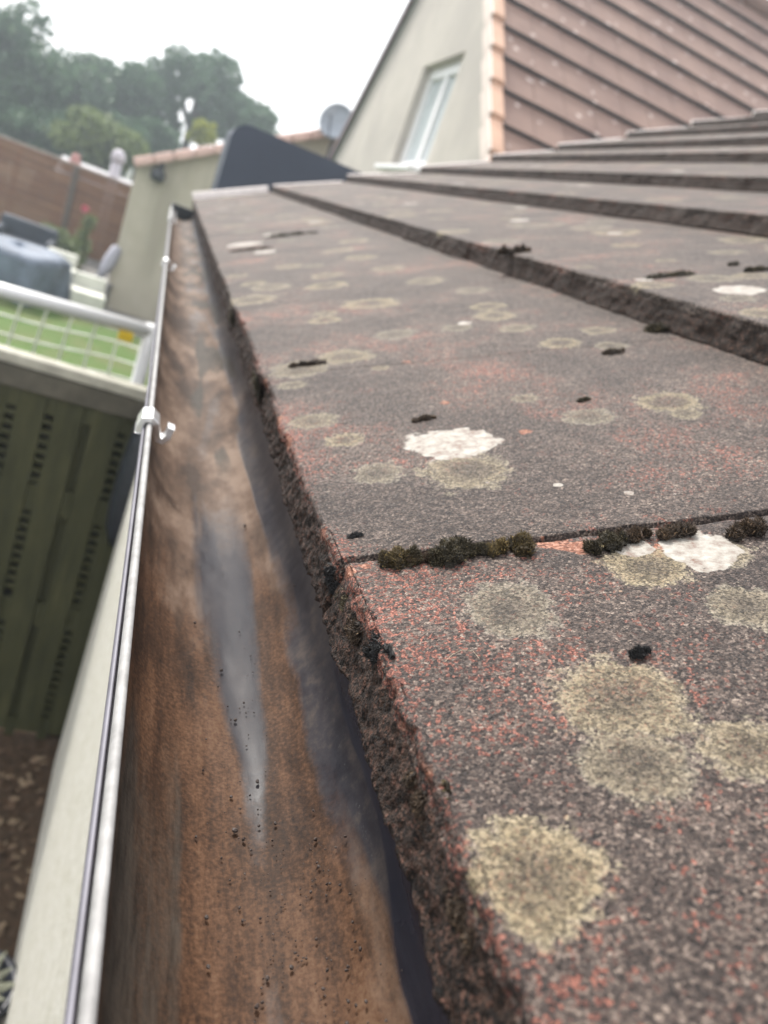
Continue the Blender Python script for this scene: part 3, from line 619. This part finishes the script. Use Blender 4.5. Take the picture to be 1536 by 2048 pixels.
# ================================================================= FOOTBALL GOAL
gl = W(-260, 524, 4.05); gr_ = W(306, 651, 4.3); zc = (gl[2] + gr_[2]) / 2; gl[2] = gr_[2] = zc
goal = thing('football_goal', 'white tubular football goal with pale net on the lawn behind the dark fence', 'football goal', (gr_[0], gr_[1], 0))
ax = (gr_ - gl) / np.linalg.norm(gr_ - gl); bk = np.array([-ax[1], ax[0], 0])
mb = MB(); mb.tube([gl, gr_], .036, 16).build('crossbar', M['white_pvc'], goal, True)
for p in (gl, gr_): MB().tube([[p[0], p[1], .02], [p[0], p[1], zc + .036]], .036, 16).build('post', M['white_pvc'], goal, True)
MB().box(gr_ - ax * .12 - np.array([0, 0.02, .055]), (.075, .05, .05), None, .006).build('corner_tag', plain('yellow_plastic', (.70, .48, .02), .1, 20, .5), goal)
mb = MB(); Lg = np.linalg.norm(gr_ - gl); nn = int(Lg / .118); rn_ = np.random.default_rng(6)
def netp(u, v):
    s = .02 * math.sin(u * 3.1 + v * 2) + .008 * math.sin(u * 11 + v * 5); return gl + ax * (u + .012 * math.sin(v * 9 + u * 4)) + bk * (.06 + .62 * v + s) + np.array([0, 0, -.03 - v * (zc - .06) + .012 * math.sin(u * 7)])
for i in range(nn + 1): mb.tube([netp(i * Lg / nn, v) for v in np.linspace(0, 1, 26)], .0065, 4, False)
for j in range(1, 16): mb.tube([netp(u, j / 14.8) for u in np.linspace(0, Lg, 44)], .0065, 4, False)
mb.build('net', plain('net_cord', (.80, .82, .74), .1, 20, .8), goal)
# ================================================================= BROWN FENCE AND WHAT STANDS BEFORE IT
BY = 17.7; b0 = W(-330, 140, BY); b1 = W(272, 378, BY)
bf = thing('slatted_fence', 'brown horizontal slat fence across the end of the garden', 'fence', (b1[0], BY, 0))
t = NT('brown_slats'); zz = t.scale((.25, .25, 8.6)); a = t.noise(2.3, 5, .6, t.scale((.35, .35, 12)))
M['brown'] = t.fin(t.ramp(a, [(.3, (.085, .036, .014)), (.5, (.15, .066, .028)), (.7, (.23, .125, .060))]), .8, .3)
ftop = H - .0455 * BY; mb = MB(); nsl = 16; hs = ftop / nsl; rb = np.random.default_rng(12)
for i in range(nsl):
    xs = [-9.] + sorted(rb.uniform(-8, -1, 2)) + [b1[0]]
    for xa, xb in zip(xs[:-1], xs[1:]): mb.box(((xa + xb) / 2, BY + rb.uniform(-.006, .006), hs * (i + .5)), (xb - xa - .006, .022, hs * .9), None, .002)
mb.build('slat_panel', M['brown'], bf)
for xp in (-8.2, -6.4, -4.6, -2.8, -1.75, b1[0] - .06): MB().box((xp, BY - .05 if xp == -1.75 else BY + .05, ftop / 2), (.09, .06, ftop - .01), None, .004).build('fence_post', M['brown'] if xp != -1.75 else plain('post_timber', (.07, .055, .04), .2), bf)
MB().box((-4.85, BY, ftop + .015), (8.3, .07, .03)).build('fence_cap', plain('weathered_cap', (.30, .25, .21), .2), bf)
# pale things on the far side of the fence
sh = thing('garden_shed', 'low shed with pale roof ridge behind the brown fence', 'shed', tuple(np.array([W(205, 365, 19.5)[0], 19.5, 0])))
q0, q1 = W(125, 322, 19.5), W(272, 366, 19.5)
MB().box(((q0[0] + q1[0]) / 2, 20.2, q1[2] / 2 - .1), (q1[0] - q0[0], 1.4, q1[2] - .2)).build('wall', M['brown'], sh)
mb = MB(); zr = (q0[2] + q1[2]) / 2
mb.prism([(q0[0] - .1, 19.4, zr - .28), (q0[0] - .1, 20.2, zr + .03), (q0[0] - .1, 21.0, zr - .28), (q0[0] - .1, 20.2, zr - .02)], (q1[0] - q0[0] + .25, 0, 0))
mb.build('roof', plain('pale_roof_sheet', (.30, .30, .32), .15, 6, .6), sh)
vp = W(225, 372, 19.3); vt = W(236, 318, 19.3)
ven = thing('vent_pipe', 'white post with a round cap standing above the brown fence', 'vent pipe', (vt[0], 19.3, 0))
M['lilac_white'] = plain('weathered_white', (.42, .40, .44), .1, 6, .6)
MB().tube([(vt[0], 19.3, 0), (vt[0], 19.3, vt[2])], .11, 16).build('pipe', M['lilac_white'], ven, True)
MB().lathe([(.0, .2), (.08, .18), (.14, .1), (.16, 0), (.14, -.06), (.11, -.07)], (vt[0], 19.3, vt[2]), 20).build('cap', M['lilac_white'], ven, True)
rd = W(150, 326, 19.2)
orn = thing('garden_ornament', 'small pink and white ornament on a stake above the brown fence', 'ornament', (rd[0], 19.2, 0))
MB().tube([(rd[0], 19.2, 0), (rd[0], 19.2, rd[2])], .03, 8).build('stake', M['lilac_white'], orn)
MB().lathe([(0, -.12), (.1, -.08), (.13, .02), (.08, .1), (.10, .16), (0, .2)], (rd[0], 19.2, rd[2]), 14).build('figure', plain('pink_paint', (.42, .20, .18), .3, 9, .6), orn, True)
# garden furniture
def cloth_lump(name, label, cat, c, rx_, ry_, hh, mat, seed, group=None):
    V = []; nu, nv = 48, 20
    for i in range(nv):
        q = i / (nv - 1)
        for j in range(nu):
            an = 2 * math.pi * j / nu; rad = (1 - (1 - q) ** 3) if q < .5 else 1
            e = min(1., q * 1.9) ; z = hh * (1 - max(0, (q - .45) / .55) ** 1.1) + .05 * hh * math.sin(an * 2 + 1) * (1 - q)
            fold = 1 + (.13 * math.sin(an * 5 + seed) + .07 * math.sin(an * 11 + 2 * q)) * max(0, q - .35) / .65
            V.append((c[0] + rx_ * e * fold * math.cos(an), c[1] + ry_ * e * fold * math.sin(an), z + .02))
    F = [(i * nu + j, i * nu + (j + 1) % nu, (i + 1) * nu + (j + 1) % nu, (i + 1) * nu + j) for i in range(nv - 1) for j in range(nu)] + [tuple(range(nu))[::-1]]
    return tag(mesh_obj(name, V, F, mat, None, None, True), label, cat, group)
M['tarp'] = plain('grey_blue_cover', (.12, .15, .20), .4, 3.5, .6, .4, bump=.5, bd=.05)
p = W(35, 575, 11.8)
cloth_lump('covered_table', 'round garden table under a grey blue weather cover', 'covered table', (p[0] - .1, 11.9, 0), .66, .6, .66, M['tarp'], 1)
M['navy'] = plain('dark_navy_fabric', (.022, .030, .045), .3, 4, .7)
p = W(52, 478, 14.6)
sofa = thing('garden_sofa', 'dark navy garden sofa in front of the brown fence', 'sofa', (p[0], 14.6, 0))
MB().box((p[0], 14.5, .2), (.9, .7, .34), None, .05).build('seat', M['navy'], sofa)
MB().box((p[0], 14.8, .42), (.9, .18, .5), None, .06).build('backrest', M['navy'], sofa)
for s in (-1, 1): MB().box((p[0] + s * .4, 14.5, .27), (.12, .7, .48), None, .05).build('armrest', M['navy'], sofa)
M['cream'] = plain('cream_plastic', (.62, .63, .56), .1, 5, .6)
def chair(label, p, rz, sofa_h=.0):
    c_, s_ = math.cos(rz), math.sin(rz); A = (np.array([c_, s_, 0]), np.array([-s_, c_, 0]), np.array([0, 0, 1.]))
    o = thing('garden_chair', label, 'garden chair', (p[0], p[1], 0), 'cream garden chairs on the patio'); c = np.array([p[0], p[1], 0])
    MB().box(c + [0, 0, .25], (.46, .46, .20), A, .03).build('seat', M['cream'], o)
    MB().box(c + A[1] * .2 + np.array([0, 0, .44]), (.46, .09, .2), A, .03).build('backrest', M['cream'], o)
    for a in (-1, 1):
        for b in (-1, 1): MB().box(c + A[0] * a * .19 + A[1] * b * .19 + np.array([0, 0, .08]), (.04, .04, .15), A).build('leg', M['navy'], o)
    return o
p = W(175, 590, 12.0); chair('cream garden chair nearest the pale wall, right above the white crossbar', (p[0], 12.0), .15)
p = W(122, 530, 13.4); chair('cream garden chair farther from the crossbar, next to the covered table', (p[0], 13.4), .1)
p = W(186, 556, 13.0)
tb = thing('low_table', 'low dark table on the patio beside the cream chairs', 'table', (p[0] + .05, 13.1, 0))
MB().box((p[0] + .05, 13.1, .36), (.5, .4, .04), None, .01).build('tabletop', plain('grey_slat', (.16, .155, .16), .2, 6, .7), tb)
for a in (-1, 1):
    for b in (-1, 1): MB().box((p[0] + .05 + a * .2, 13.1 + b * .15, .17), (.04, .04, .33)).build('leg', M['navy'], tb)
p = W(205, 545, 12.9); q = W(238, 492, 13.05)
pa = thing('closed_parasol', 'grey furled parasol leaning against the pale garage wall', 'parasol', tuple(np.array([p[0], p[1], 0])))
d = q - p; mb = MB(); mb.tube([p - d * .25, p + d * .1, p + d * .4, p + d * .9, p + d * 1.02], [.05, .075, .1, .085, .02], 12).build('canopy', plain('grey_canvas', (.30, .30, .34), .15, 8, .8), pa, True)
MB().tube([(p - d * .9) * [1, 1, 0] + [0, 0, .02], p - d * .2], .022, 8).build('pole', M['navy'], pa)
# ================================================================= PLANTS AND TREES
def leaves(name, blobs, n, size, mat, parent, seed, gaps=.0, holes=()):
    "leaf sized faces spread through the volume of lumpy blobs (centre, radii)"
    r = np.random.default_rng(seed); w_ = np.array([b[1][0] * b[1][1] * b[1][2] for b in blobs]); w_ = w_ / w_.sum(); ch = r.choice(len(blobs), n, p=w_)
    ce = np.array([b[0] for b in blobs])[ch]; ra = np.array([b[1] for b in blobs])[ch]
    d = r.normal(0, 1, (n, 3)); d /= np.linalg.norm(d, axis=1)[:, None]; rad = r.uniform(0, 1, n) ** .45
    P_ = ce + d * rad[:, None] * ra; cl = fbm(P_, 1.1 / (ra.mean() * .42), seed, 3); keep = cl > -.12 + gaps
    for (hc, hr) in holes: keep &= np.hypot(P_[:, 0] - hc[0], P_[:, 2] - hc[2]) > hr * (1 + .5 * cl + .35 * vn(P_, 2.2, seed + 5))
    P_ = P_[keep]; n = len(P_)
    u = r.normal(0, 1, (n, 3)); u /= np.linalg.norm(u, axis=1)[:, None]; v = np.cross(u, r.normal(0, 1, (n, 3))); v /= np.linalg.norm(v, axis=1)[:, None]
    s = size * r.uniform(.6, 1.4, n)[:, None]
    V = np.stack([P_ - u * s, P_ - v * s * .55, P_ + u * s, P_ + v * s * .55], 1).reshape(-1, 3)
    return mesh_obj(name, V, np.arange(4 * n).reshape(-1, 4), mat, parent, dict(var=np.repeat(np.clip(.5 + cl[keep] * .8 + r.uniform(-.2, .2, n), 0, 1), 4)))
def leaf_mat(name, a, b):
    t = NT(name); m = t.fin(t.mix(t.attr('var'), a, b), .6, .3)
    tr = t.n('ShaderNodeBsdfTranslucent'); t.put(tr.inputs[0], t.mix(t.attr('var'), a, b)); ms = t.n('ShaderNodeMixShader'); ms.inputs[0].default_value = .3
    t.t.links.new(t.b.outputs[0], ms.inputs[1]); t.t.links.new(tr.outputs[0], ms.inputs[2]); t.t.links.new(ms.outputs[0], t.out.inputs[0]); return m
M['leaf_dark'] = leaf_mat('leaf_dark', (.026, .060, .030), (.075, .140, .065)); M['leaf_mid'] = leaf_mat('leaf_mid', (.030, .064, .034), (.085, .150, .075))
M['leaf_light'] = leaf_mat('leaf_light', (.07, .10, .035), (.17, .22, .08)); M['leaf_yellow'] = leaf_mat('leaf_yellow', (.12, .15, .02), (.34, .36, .04))
M['bark'] = plain('bark', (.06, .05, .04), .3, 6, .9, .2)
def tree(name, label, px, py, wpx, hpx, Y, mat, seed, n=14000, gaps=0., size=.11, trunk=True, group='trees beyond the garden', lobes=9, cat='tree', holes=()):
    c = W(px, py, Y); s = Y / 1540.; rx_, rz_ = wpx / 2 * s, hpx / 2 * s; r = np.random.default_rng(seed)
    o = thing(name, label, cat, (c[0], Y, 0), group)
    bl = [(c, (rx_ * .62, rx_ * .62, rz_ * .68))]
    for i in range(lobes):
        an = 2 * math.pi * i / lobes + r.uniform(-.3, .3); el = r.uniform(-.7, 1.1)
        d = np.array([math.cos(an) * math.cos(el) * rx_, math.sin(an) * math.cos(el) * rx_, math.sin(el) * rz_]) * r.uniform(.5, .72); q = r.uniform(.3, .48)
        bl.append((c + d, (rx_ * q, rx_ * q, rz_ * q)))
    leaves('crown', bl, n, size, mat, o, seed, gaps, [(W(a, b, Y), c_ * s) for a, b, c_ in holes])
    if trunk:
        mb = MB(); base = np.array([c[0], Y, 0]); tr = .05 * rx_ + .08
        mb.tube([base, base + (c - base) * .5 + np.array([.05, 0, 0]) * rx_, c + [0, 0, rz_ * .3]], [tr * 1.3, tr, tr * .3], 10)
        for b in bl[1:7]: mb.tube([c - [0, 0, rz_ * .5], (c + b[0]) / 2, b[0]], [tr * .5, tr * .3, tr * .1], 6)
        mb.build('trunk', M['bark'], o, True)
    return o
tree('broadleaf_tree', 'tallest dark tree at the left edge of the photo', -10, 160, 260, 330, 27, M['leaf_dark'], 21, 16000)
tree('broadleaf_tree', 'dark tree directly behind the pale green bush', 130, 205, 200, 170, 29, M['leaf_mid'], 22, 12000)
tree('broadleaf_tree', 'rounded dark tree next to the tree with sky showing through its crown', 255, 220, 180, 170, 30, M['leaf_dark'], 23, 12000)
tree('broadleaf_tree', 'domed tree with sky showing through gaps in its crown', 392, 196, 200, 190, 31, M['leaf_dark'], 24, 13000, .06, holes=[(382, 208, 11), (366, 232, 9), (402, 186, 6), (374, 250, 7), (356, 196, 5), (418, 205, 5), (390, 228, 7)])
tree('broadleaf_tree', 'lower tree sloping down towards the satellite dish', 492, 248, 160, 130, 30, M['leaf_mid'], 25, 11000)
tree('broadleaf_tree', 'dense low dark tree just behind the garage roof', 285, 285, 150, 110, 27, M['leaf_dark'], 41, 9000)
tree('broadleaf_tree', 'dark tree standing just behind the garden ornament', 90, 290, 240, 130, 26, M['leaf_dark'], 42, 9000)
tree('broadleaf_tree', 'tree at the far left with its crown partly out of the photo', -170, 60, 280, 380, 26, M['leaf_mid'], 26, 12000)
tree('garden_bush', 'pale green bush rising behind the brown fence', 205, 288, 190, 120, 22, M['leaf_light'], 27, 9000, 0, .07, True, 'bushes behind the garden', 7, 'bush')
tree('garden_bush', 'small yellow green bush behind the garage roof', 405, 268, 58, 60, 24, M['leaf_yellow'], 28, 3000, .02, .06, True, 'bushes behind the garden', 6, 'bush')
tree('garden_shrub', 'feathery pale shrub in front of the brown fence', 122, 482, 120, 66, 16.2, M['leaf_light'], 29, 3500, 0, .035, True, 'plants before the brown fence', 6, 'shrub')
st = W(170, 418, 15.5)
fl = thing('tall_flower', 'single pink flower on a tall green stem before the brown fence', 'flower', (st[0], 15.5, 0), 'plants before the brown fence')
MB().tube([(st[0] + .12, 15.5, 0), (st[0] + .13, 15.5, st[2] * .6), (st[0] + .02, 15.5, st[2])], [.025, .02, .012], 8).build('stem', plain('pale_stem', (.20, .20, .10), .2), fl, True)
rr_ = np.random.default_rng(31); mb = MB()
for i in range(40):
    d = rr_.normal(0, 1, 3); d /= np.linalg.norm(d); c = np.array([st[0], 15.5, st[2]]); sd_ = np.cross(d, rr_.normal(0, 1, 3)); sd_ /= np.linalg.norm(sd_); mb.add([c, c + d * .045 + sd_ * .03, c + d * .075, c + d * .045 - sd_ * .03], [(0, 1, 2, 3)])
mb.build('petals', plain('pink_petals', (.60, .14, .20), .2), fl)
leaves('leaves', [((st[0] + .1, 15.5, st[2] * .55), (.16, .16, .5)), ((st[0] + .12, 15.5, st[2] * .85), (.12, .12, .2))], 500, .05, M['leaf_light'], fl, 33)
# ================================================================= GARAGE
GYW = 13.0; lt = W(276, 322, GYW); tanp = .565
gar = thing('neighbour_garage', 'cream rendered garage gable with pink verge tiles beyond the gutter', 'garage', (lt[0], GYW, 0))
t = NT('cream_render'); a = t.noise(3, 5, .65); b = t.noise(.9, 4, .6, t.scale((3, 1, .4)))
M['cream_render'] = t.fin(t.mix(t.step(b, .45, .7), t.ramp(a, [(.3, (.40, .37, .29)), (.7, (.47, .44, .36))]), (.34, .315, .25)), .9, .2, t.bump(t.noise(70, 4), .4, .01))
gw = 5.4; pk = (lt[0] + gw / 2, lt[2] + gw / 2 * tanp)
mb = MB(); mb.prism([(lt[0], GYW, 0), (lt[0] + gw, GYW, 0), (lt[0] + gw, GYW, lt[2] - .05), (pk[0], GYW, pk[1] - .05), (lt[0], GYW, lt[2] - .05)], (0, 5.5, 0)); mb.build('wall', M['cream_render'], gar)
M['pink_tile'] = plain('pink_clay_tile', (.60, .42, .37), .15, 6, .8, .3)
for s in (1, -1):
    mb = MB(); n_ = 11; x0_ = lt[0] - .03 if s > 0 else lt[0] + gw + .12
    U2 = np.array([s, 0, tanp]); ln = math.hypot(gw / 2 + .12, (gw / 2 + .12) * tanp); U2 /= np.linalg.norm(U2); N2 = np.array([-U2[2] * s, 0, abs(U2[0])])
    o_ = np.array([x0_, GYW + 2.75, lt[2] - .12 * tanp])
    mb.box(o_ + U2 * ln / 2 + N2 * .03, (ln, 5.7, .06), (U2 * s, np.array([0, 1., 0]), N2 if s > 0 else N2)); mb.build('roof', M['pink_tile'], gar)
    if s > 0:
        for i in range(n_):
            c = o_ + U2 * (ln * (i + .5) / n_) + N2 * .035; c[1] = GYW - .07
            MB().box(c, (ln / n_ - .012, .2, .13), (U2, np.array([0, 1., 0]), N2), .03).build('verge_tile', M['pink_tile'], gar)
lp = W(316, 350, GYW)
lm = thing('wall_lamp', 'small black wall lamp under the verge of the cream garage', 'wall lamp', (lp[0], GYW - .06, lp[2]))
MB().lathe([(0, .1), (.07, .09), (.11, .02), (.10, -.08), (0, -.1)], (lp[0], GYW - .10, lp[2]), 16).build('shade', M['black_pvc'], lm, True)
MB().box((lp[0] + .02, GYW - .03, lp[2] + .12), (.08, .05, .14), None, .01).build('backplate', M['black_pvc'], lm)
# ================================================================= DARK CABINET BEYOND THE ROOF END
CY_ = 4.42; ctl = W(463, 252, CY_); ctr = W(735, 351, CY_); cbl = W(435, 383, CY_)
x0_ = (ctl[0] + cbl[0]) / 2; zt = ctr[2]; rr2 = .085; xw = 1.35
cab = thing('storage_cabinet', 'tall dark slate cabinet with a rounded top corner beyond the roof end', 'cabinet', (x0_, CY_, 0))
poly = [(x0_ + xw, CY_, .0), (x0_ + xw, CY_, zt - rr2)] + [(x0_ + xw - rr2 + rr2 * math.cos(a), CY_, zt - rr2 + rr2 * math.sin(a)) for a in np.linspace(0, math.pi / 2, 8)[1:]] + [(x0_ + rr2 + rr2 * math.cos(a), CY_, zt - rr2 + rr2 * math.sin(a)) for a in np.linspace(math.pi / 2, math.pi, 8)] + [(x0_, CY_, 0)]
M['slate'] = plain('dark_slate_plastic', (.040, .050, .074), .12, 3, .55, .4)
MB().prism(poly[::-1], (0, .55, 0)).build('body', M['slate'], cab)
MB().box((x0_ + xw / 2, CY_ - .006, 1.2), (.012, .012, 2.1)).build('door_seam', M['black_pvc'], cab)
for s in (-1, 1): MB().box((x0_ + xw / 2 + s * .06, CY_ - .02, 1.2), (.02, .03, .18), None, .005).build('handle', M['black_pvc'], cab)
# ================================================================= NEIGHBOUR HOUSE (gable to the left, tiled slope towards us)
XG = 2.06; yN, zN = 2.826 * XG, .422 * XG + H; tn, tf = .954, .8945
OV = .07; yF, zF = 6.05 * (XG - OV), .4315 * (XG - OV) + H
# peak
ypk = (zF - zN + tn * yN + tf * yF) / (tn + tf); zpk = zN + tn * (ypk - yN)
eave = 2.35; yNe = yN - (zN - eave) / tn; yFe = yF + (zF - eave) / tf; XL = 11.0
hs_ = thing('neighbour_house', 'cream gabled house with a steep brown tiled roof at the upper right', 'house', (XG, yN, 0))
t = NT('house_render'); a = t.noise(5, 5, .65); b = t.noise(1.1, 4, .6)
M['house_render'] = t.fin(t.mix(t.step(b, .4, .7), t.ramp(a, [(.3, (.41, .385, .345)), (.7, (.47, .44, .395))]), (.375, .35, .32)), .9, .2, t.bump(t.noise(80, 4), .5, .01))
wy0, wy1, wz0, wz1 = 3.595 * XG, 4.218 * XG, .345 * XG + H, .839 * XG + H
# gable face with a real opening (strips round the window), then the other walls
mb = MB(); X = XG
def slope_z(y): return (zN + tn * (y - yN) if y < ypk else zF - tf * (y - yF)) - .04
mb.add([(X, yNe, 0), (X, wy0, 0), (X, wy0, slope_z(wy0)), (X, yNe, eave)], [(0, 1, 2, 3)])
mb.add([(X, wy0, 0), (X, wy1, 0), (X, wy1, wz0), (X, wy0, wz0)], [(0, 1, 2, 3)])
mb.add([(X, wy0, wz1), (X, wy1, wz1), (X, wy1, slope_z(wy1)), (X, ypk, slope_z(ypk - .001)), (X, wy0, slope_z(wy0))] if wy0 < ypk < wy1 else [(X, wy0, wz1), (X, wy1, wz1), (X, wy1, slope_z(wy1)), (X, wy0, slope_z(wy0))], [tuple(range(5 if wy0 < ypk < wy1 else 4))])
if ypk > wy1: mb.add([(X, wy1, 0), (X, ypk, 0), (X, yFe, 0), (X, yFe, eave), (X, ypk, slope_z(ypk)), (X, wy1, slope_z(wy1))], [(0, 1, 2, 3, 4, 5)])
else: mb.add([(X, wy1, 0), (X, yFe, 0), (X, yFe, eave), (X, wy1, slope_z(wy1))], [(0, 1, 2, 3)])
dp = .12
for A, B in (((wy0, wz0), (wy0, wz1)), ((wy0, wz1), (wy1, wz1)), ((wy1, wz1), (wy1, wz0)), ((wy1, wz0), (wy0, wz0))): mb.add([(X, *A), (X, *B), (X + dp + .05, *B), (X + dp + .05, *A)], [(0, 1, 2, 3)])
mb.add([(X, yNe, 0), (X, yNe, eave), (XL, yNe, eave), (XL, yNe, 0)], [(0, 1, 2, 3)]); mb.add([(X, yFe, 0), (X, yFe, eave), (XL, yFe, eave), (XL, yFe, 0)], [(0, 1, 2, 3)])
mb.build('wall', M['house_render'], hs_)
win = MB(); fw = .11; xc = X + dp
for (ya, yb, za, zb) in ((wy0, wy1, wz0, wz0 + fw), (wy0, wy1, wz1 - fw, wz1), (wy0, wy0 + fw, wz0 + fw, wz1 - fw), (wy1 - fw, wy1, wz0 + fw, wz1 - fw), ((wy0 + wy1) / 2 - .045, (wy0 + wy1) / 2 + .045, wz0 + fw, wz1 - fw)):
    win.box((xc, (ya + yb) / 2, (za + zb) / 2), (.07, yb - ya, zb - za), None, .008)
wf = win.build('window', M['white_pvc'], hs_)
t = NT('window_glass'); M['glass'] = t.fin((.45, .50, .52), .08, .6)  # pale base colour carries the sky's reflection
for ya, yb in ((wy0 + fw, (wy0 + wy1) / 2 - .045), ((wy0 + wy1) / 2 + .045, wy1 - fw)):
    MB().box((xc + .01, (ya + yb) / 2, (wz0 + wz1) / 2), (.012, yb - ya, wz1 - wz0 - 2 * fw)).build('pane', M['glass'], wf)
MB().box((X - .02, (wy0 + wy1) / 2, wz0 - .03), (.26, wy1 - wy0 + .1, .05), None, .01).build('sill', M['white_pvc'], wf)
t = NT('brown_roof_tile'); a = t.noise(2.2, 5, .6); vv_ = t.vor(6.5, 'Distance'); g_ = t.sep(t.vor(3.3))
cc_ = t.ramp(a, [(.3, (.140, .086, .070)), (.7, (.20, .130, .103))]); cc_ = t.mix(t.step(t.math('ADD', vv_, t.math('MULTIPLY', t.noise(30, 3), .12)), .24, .14), cc_, (.46, .39, .36))
M['house_tile'] = t.fin(cc_, .75, .35, t.bump(t.noise(90, 4), .4, .004))
M['dark_edge'] = plain('dark_course_edge', (.028, .028, .034), .3, 12, .9, .2)  # darker front faces of the roof courses
def tiled_slope(ya, za, yb, zb, sgn, nC, name, mat, xa, xb):
    "stepped courses from the eave (ya, za) to the ridge (yb, zb)"
    L = math.hypot(yb - ya, zb - za); U = np.array([0, (yb - ya) / L, (zb - za) / L]); N = np.array([0, -U[2] * sgn, abs(U[1])]); gd = L / nC; V = []; F = []; ed = []
    r = np.random.default_rng(int(za * 10) + nC); tw = .30
    for i in range(nC):
        x = xa
        while x < xb - .01:
            x2 = min(x + tw, xb); d0 = r.uniform(-.003, .003); th = .042
            o_ = np.array([0, ya, za]) + U * gd * i
            c = [o_ + N * (th + d0), o_ + N * .0, o_ + U * gd * 1.12 + N * .002, ]
            n = len(V)
            for xx in (x + .003, x2 - .003):
                for q in c: V.append((xx, q[1], q[2]))
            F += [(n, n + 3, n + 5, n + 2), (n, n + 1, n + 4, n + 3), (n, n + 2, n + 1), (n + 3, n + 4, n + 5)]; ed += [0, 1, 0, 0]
            x = x2
    o = mesh_obj(name, V, F, [mat, M['dark_edge']], hs_)
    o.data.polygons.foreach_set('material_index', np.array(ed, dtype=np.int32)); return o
gauge = .178 * XG; nN = int(round(math.hypot(ypk - yNe, zpk - eave) / gauge))
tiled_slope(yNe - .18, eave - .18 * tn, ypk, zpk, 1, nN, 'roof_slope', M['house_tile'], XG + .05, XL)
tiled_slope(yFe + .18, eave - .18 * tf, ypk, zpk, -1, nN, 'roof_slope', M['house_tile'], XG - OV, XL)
# orange cloaked verge tiles stepping up the near slope
M['orange_tile'] = plain('orange_clay', (.44, .28, .20), .15, 5, .75, .3); M['pale_verge'] = plain('pale_verge', (.60, .52, .47), .12, 5, .8, .3)
L = math.hypot(ypk - (yNe - .18), zpk - (eave - .18 * tn)); U = np.array([0, math.cos(math.atan(tn)), math.sin(math.atan(tn))]); N = np.array([0, -U[2], U[1]]); o0 = np.array([0, yNe - .18, eave - .18 * tn]); gd = L / nN
for i in range(nN):
    c = o0 + U * gd * (i + .5) + N * .022
    tl = N * .05 - U * .0; axs = (np.array([1., 0, 0]), U * .995 + N * -.08, N + U * .08)
    o = MB().box(np.array([XG + .005, c[1], c[2]]), (.11, gd * 1.0, .085), axs, .018).build('verge_tile', M['orange_tile'], hs_)
    MB().box(np.array([XG - .058, c[1], c[2]]) - N * .03, (.018, gd * .99, .13), axs, .006).build('verge_skirt', M['pale_verge'], o)
# bargeboard and soffit on the far verge
U3 = np.array([0, -math.cos(math.atan(tf)), math.sin(math.atan(tf))]); N3 = np.array([0, U3[2], -U3[1]]); L3 = math.hypot(yFe + .18 - ypk, zpk - (eave - .18 * tf)); o3 = np.array([0, yFe + .18, eave - .18 * tf])
c = o3 + U3 * L3 / 2 - N3 * .03
MB().box(np.array([XG - OV / 2 + .02, c[1], c[2]]), (OV - .04, L3, .02), (np.array([1., 0, 0]), U3, N3)).build('soffit', plain('pale_blue_paint', (.42, .45, .47), .08, 4, .6), hs_)
c = o3 + U3 * L3 / 2 - N3 * .01
MB().box(np.array([XG - OV + .008, c[1], c[2]]), (.03, L3, .11), (np.array([1., 0, 0]), U3, N3), .006).build('bargeboard', plain('mauve_trim', (.15, .11, .12), .15, 5, .8), hs_)
MB().tube([(XG - .02, ypk, zpk + .03), (XL, ypk, zpk + .03)], .11, 12).build('ridge', M['house_tile'], hs_, True)
# satellite dish by the far eave
dp_ = W(672, 243, 12.75)
dish = thing('satellite_dish', 'grey satellite dish on a short mast beside the far gable edge', 'satellite dish', (dp_[0], 12.75, dp_[2] - .5))
aim = np.array([-.35, -.75, .35]); aim /= np.linalg.norm(aim); a1 = np.cross(aim, [0, 0, 1.]); a1 /= np.linalg.norm(a1); a2 = np.cross(aim, a1)
M['dish'] = plain('grey_dish', (.24, .27, .31), .1, 5, .5)
mb = MB(); mb.lathe([(0.001, -.06), (.12, -.045), (.22, -.01), (.245, .03), (.25, .024), (.22, -.02), (.12, -.055), (.001, -.07)], dp_, 30, (a1, a2 * 1.15, aim)).build('reflector', M['dish'], dish, True)
MB().tube([dp_ - aim * .06, dp_ - aim * .16, dp_ - aim * .16 - np.array([0, 0, .65])], .025, 8).build('mast', M['navy'], dish)
MB().tube([dp_ - a2 * .28 * -1, dp_ + aim * .36 + a2 * .1], .012, 6).build('feed_arm', M['navy'], dish); MB().box(dp_ + aim * .37 + a2 * .1, (.06, .06, .08), None, .01).build('receiver', M['dish'], dish)
# ================================================================= ADDED HAZE
bx = MB().box((20, 40, 18), (260, 260, 38))  # haze volume standing in for lens glare, lightens the trees
hm = bpy.data.materials.new('glare_haze'); hm.use_nodes = True; ht = hm.node_tree; ht.nodes.clear()
hv = ht.nodes.new('ShaderNodeVolumePrincipled'); ho = ht.nodes.new('ShaderNodeOutputMaterial')
hv.inputs['Color'].default_value = (.80, .92, 1, 1); hv.inputs['Density'].default_value = .0055; hv.inputs['Anisotropy'].default_value = .35
ht.links.new(hv.outputs[0], ho.inputs['Volume'])
hz_o = bx.build('haze', hm); hz_o['kind'] = 'stuff'; hz_o['label'] = 'pale haze added over the gardens and trees'; hz_o['category'] = 'haze'
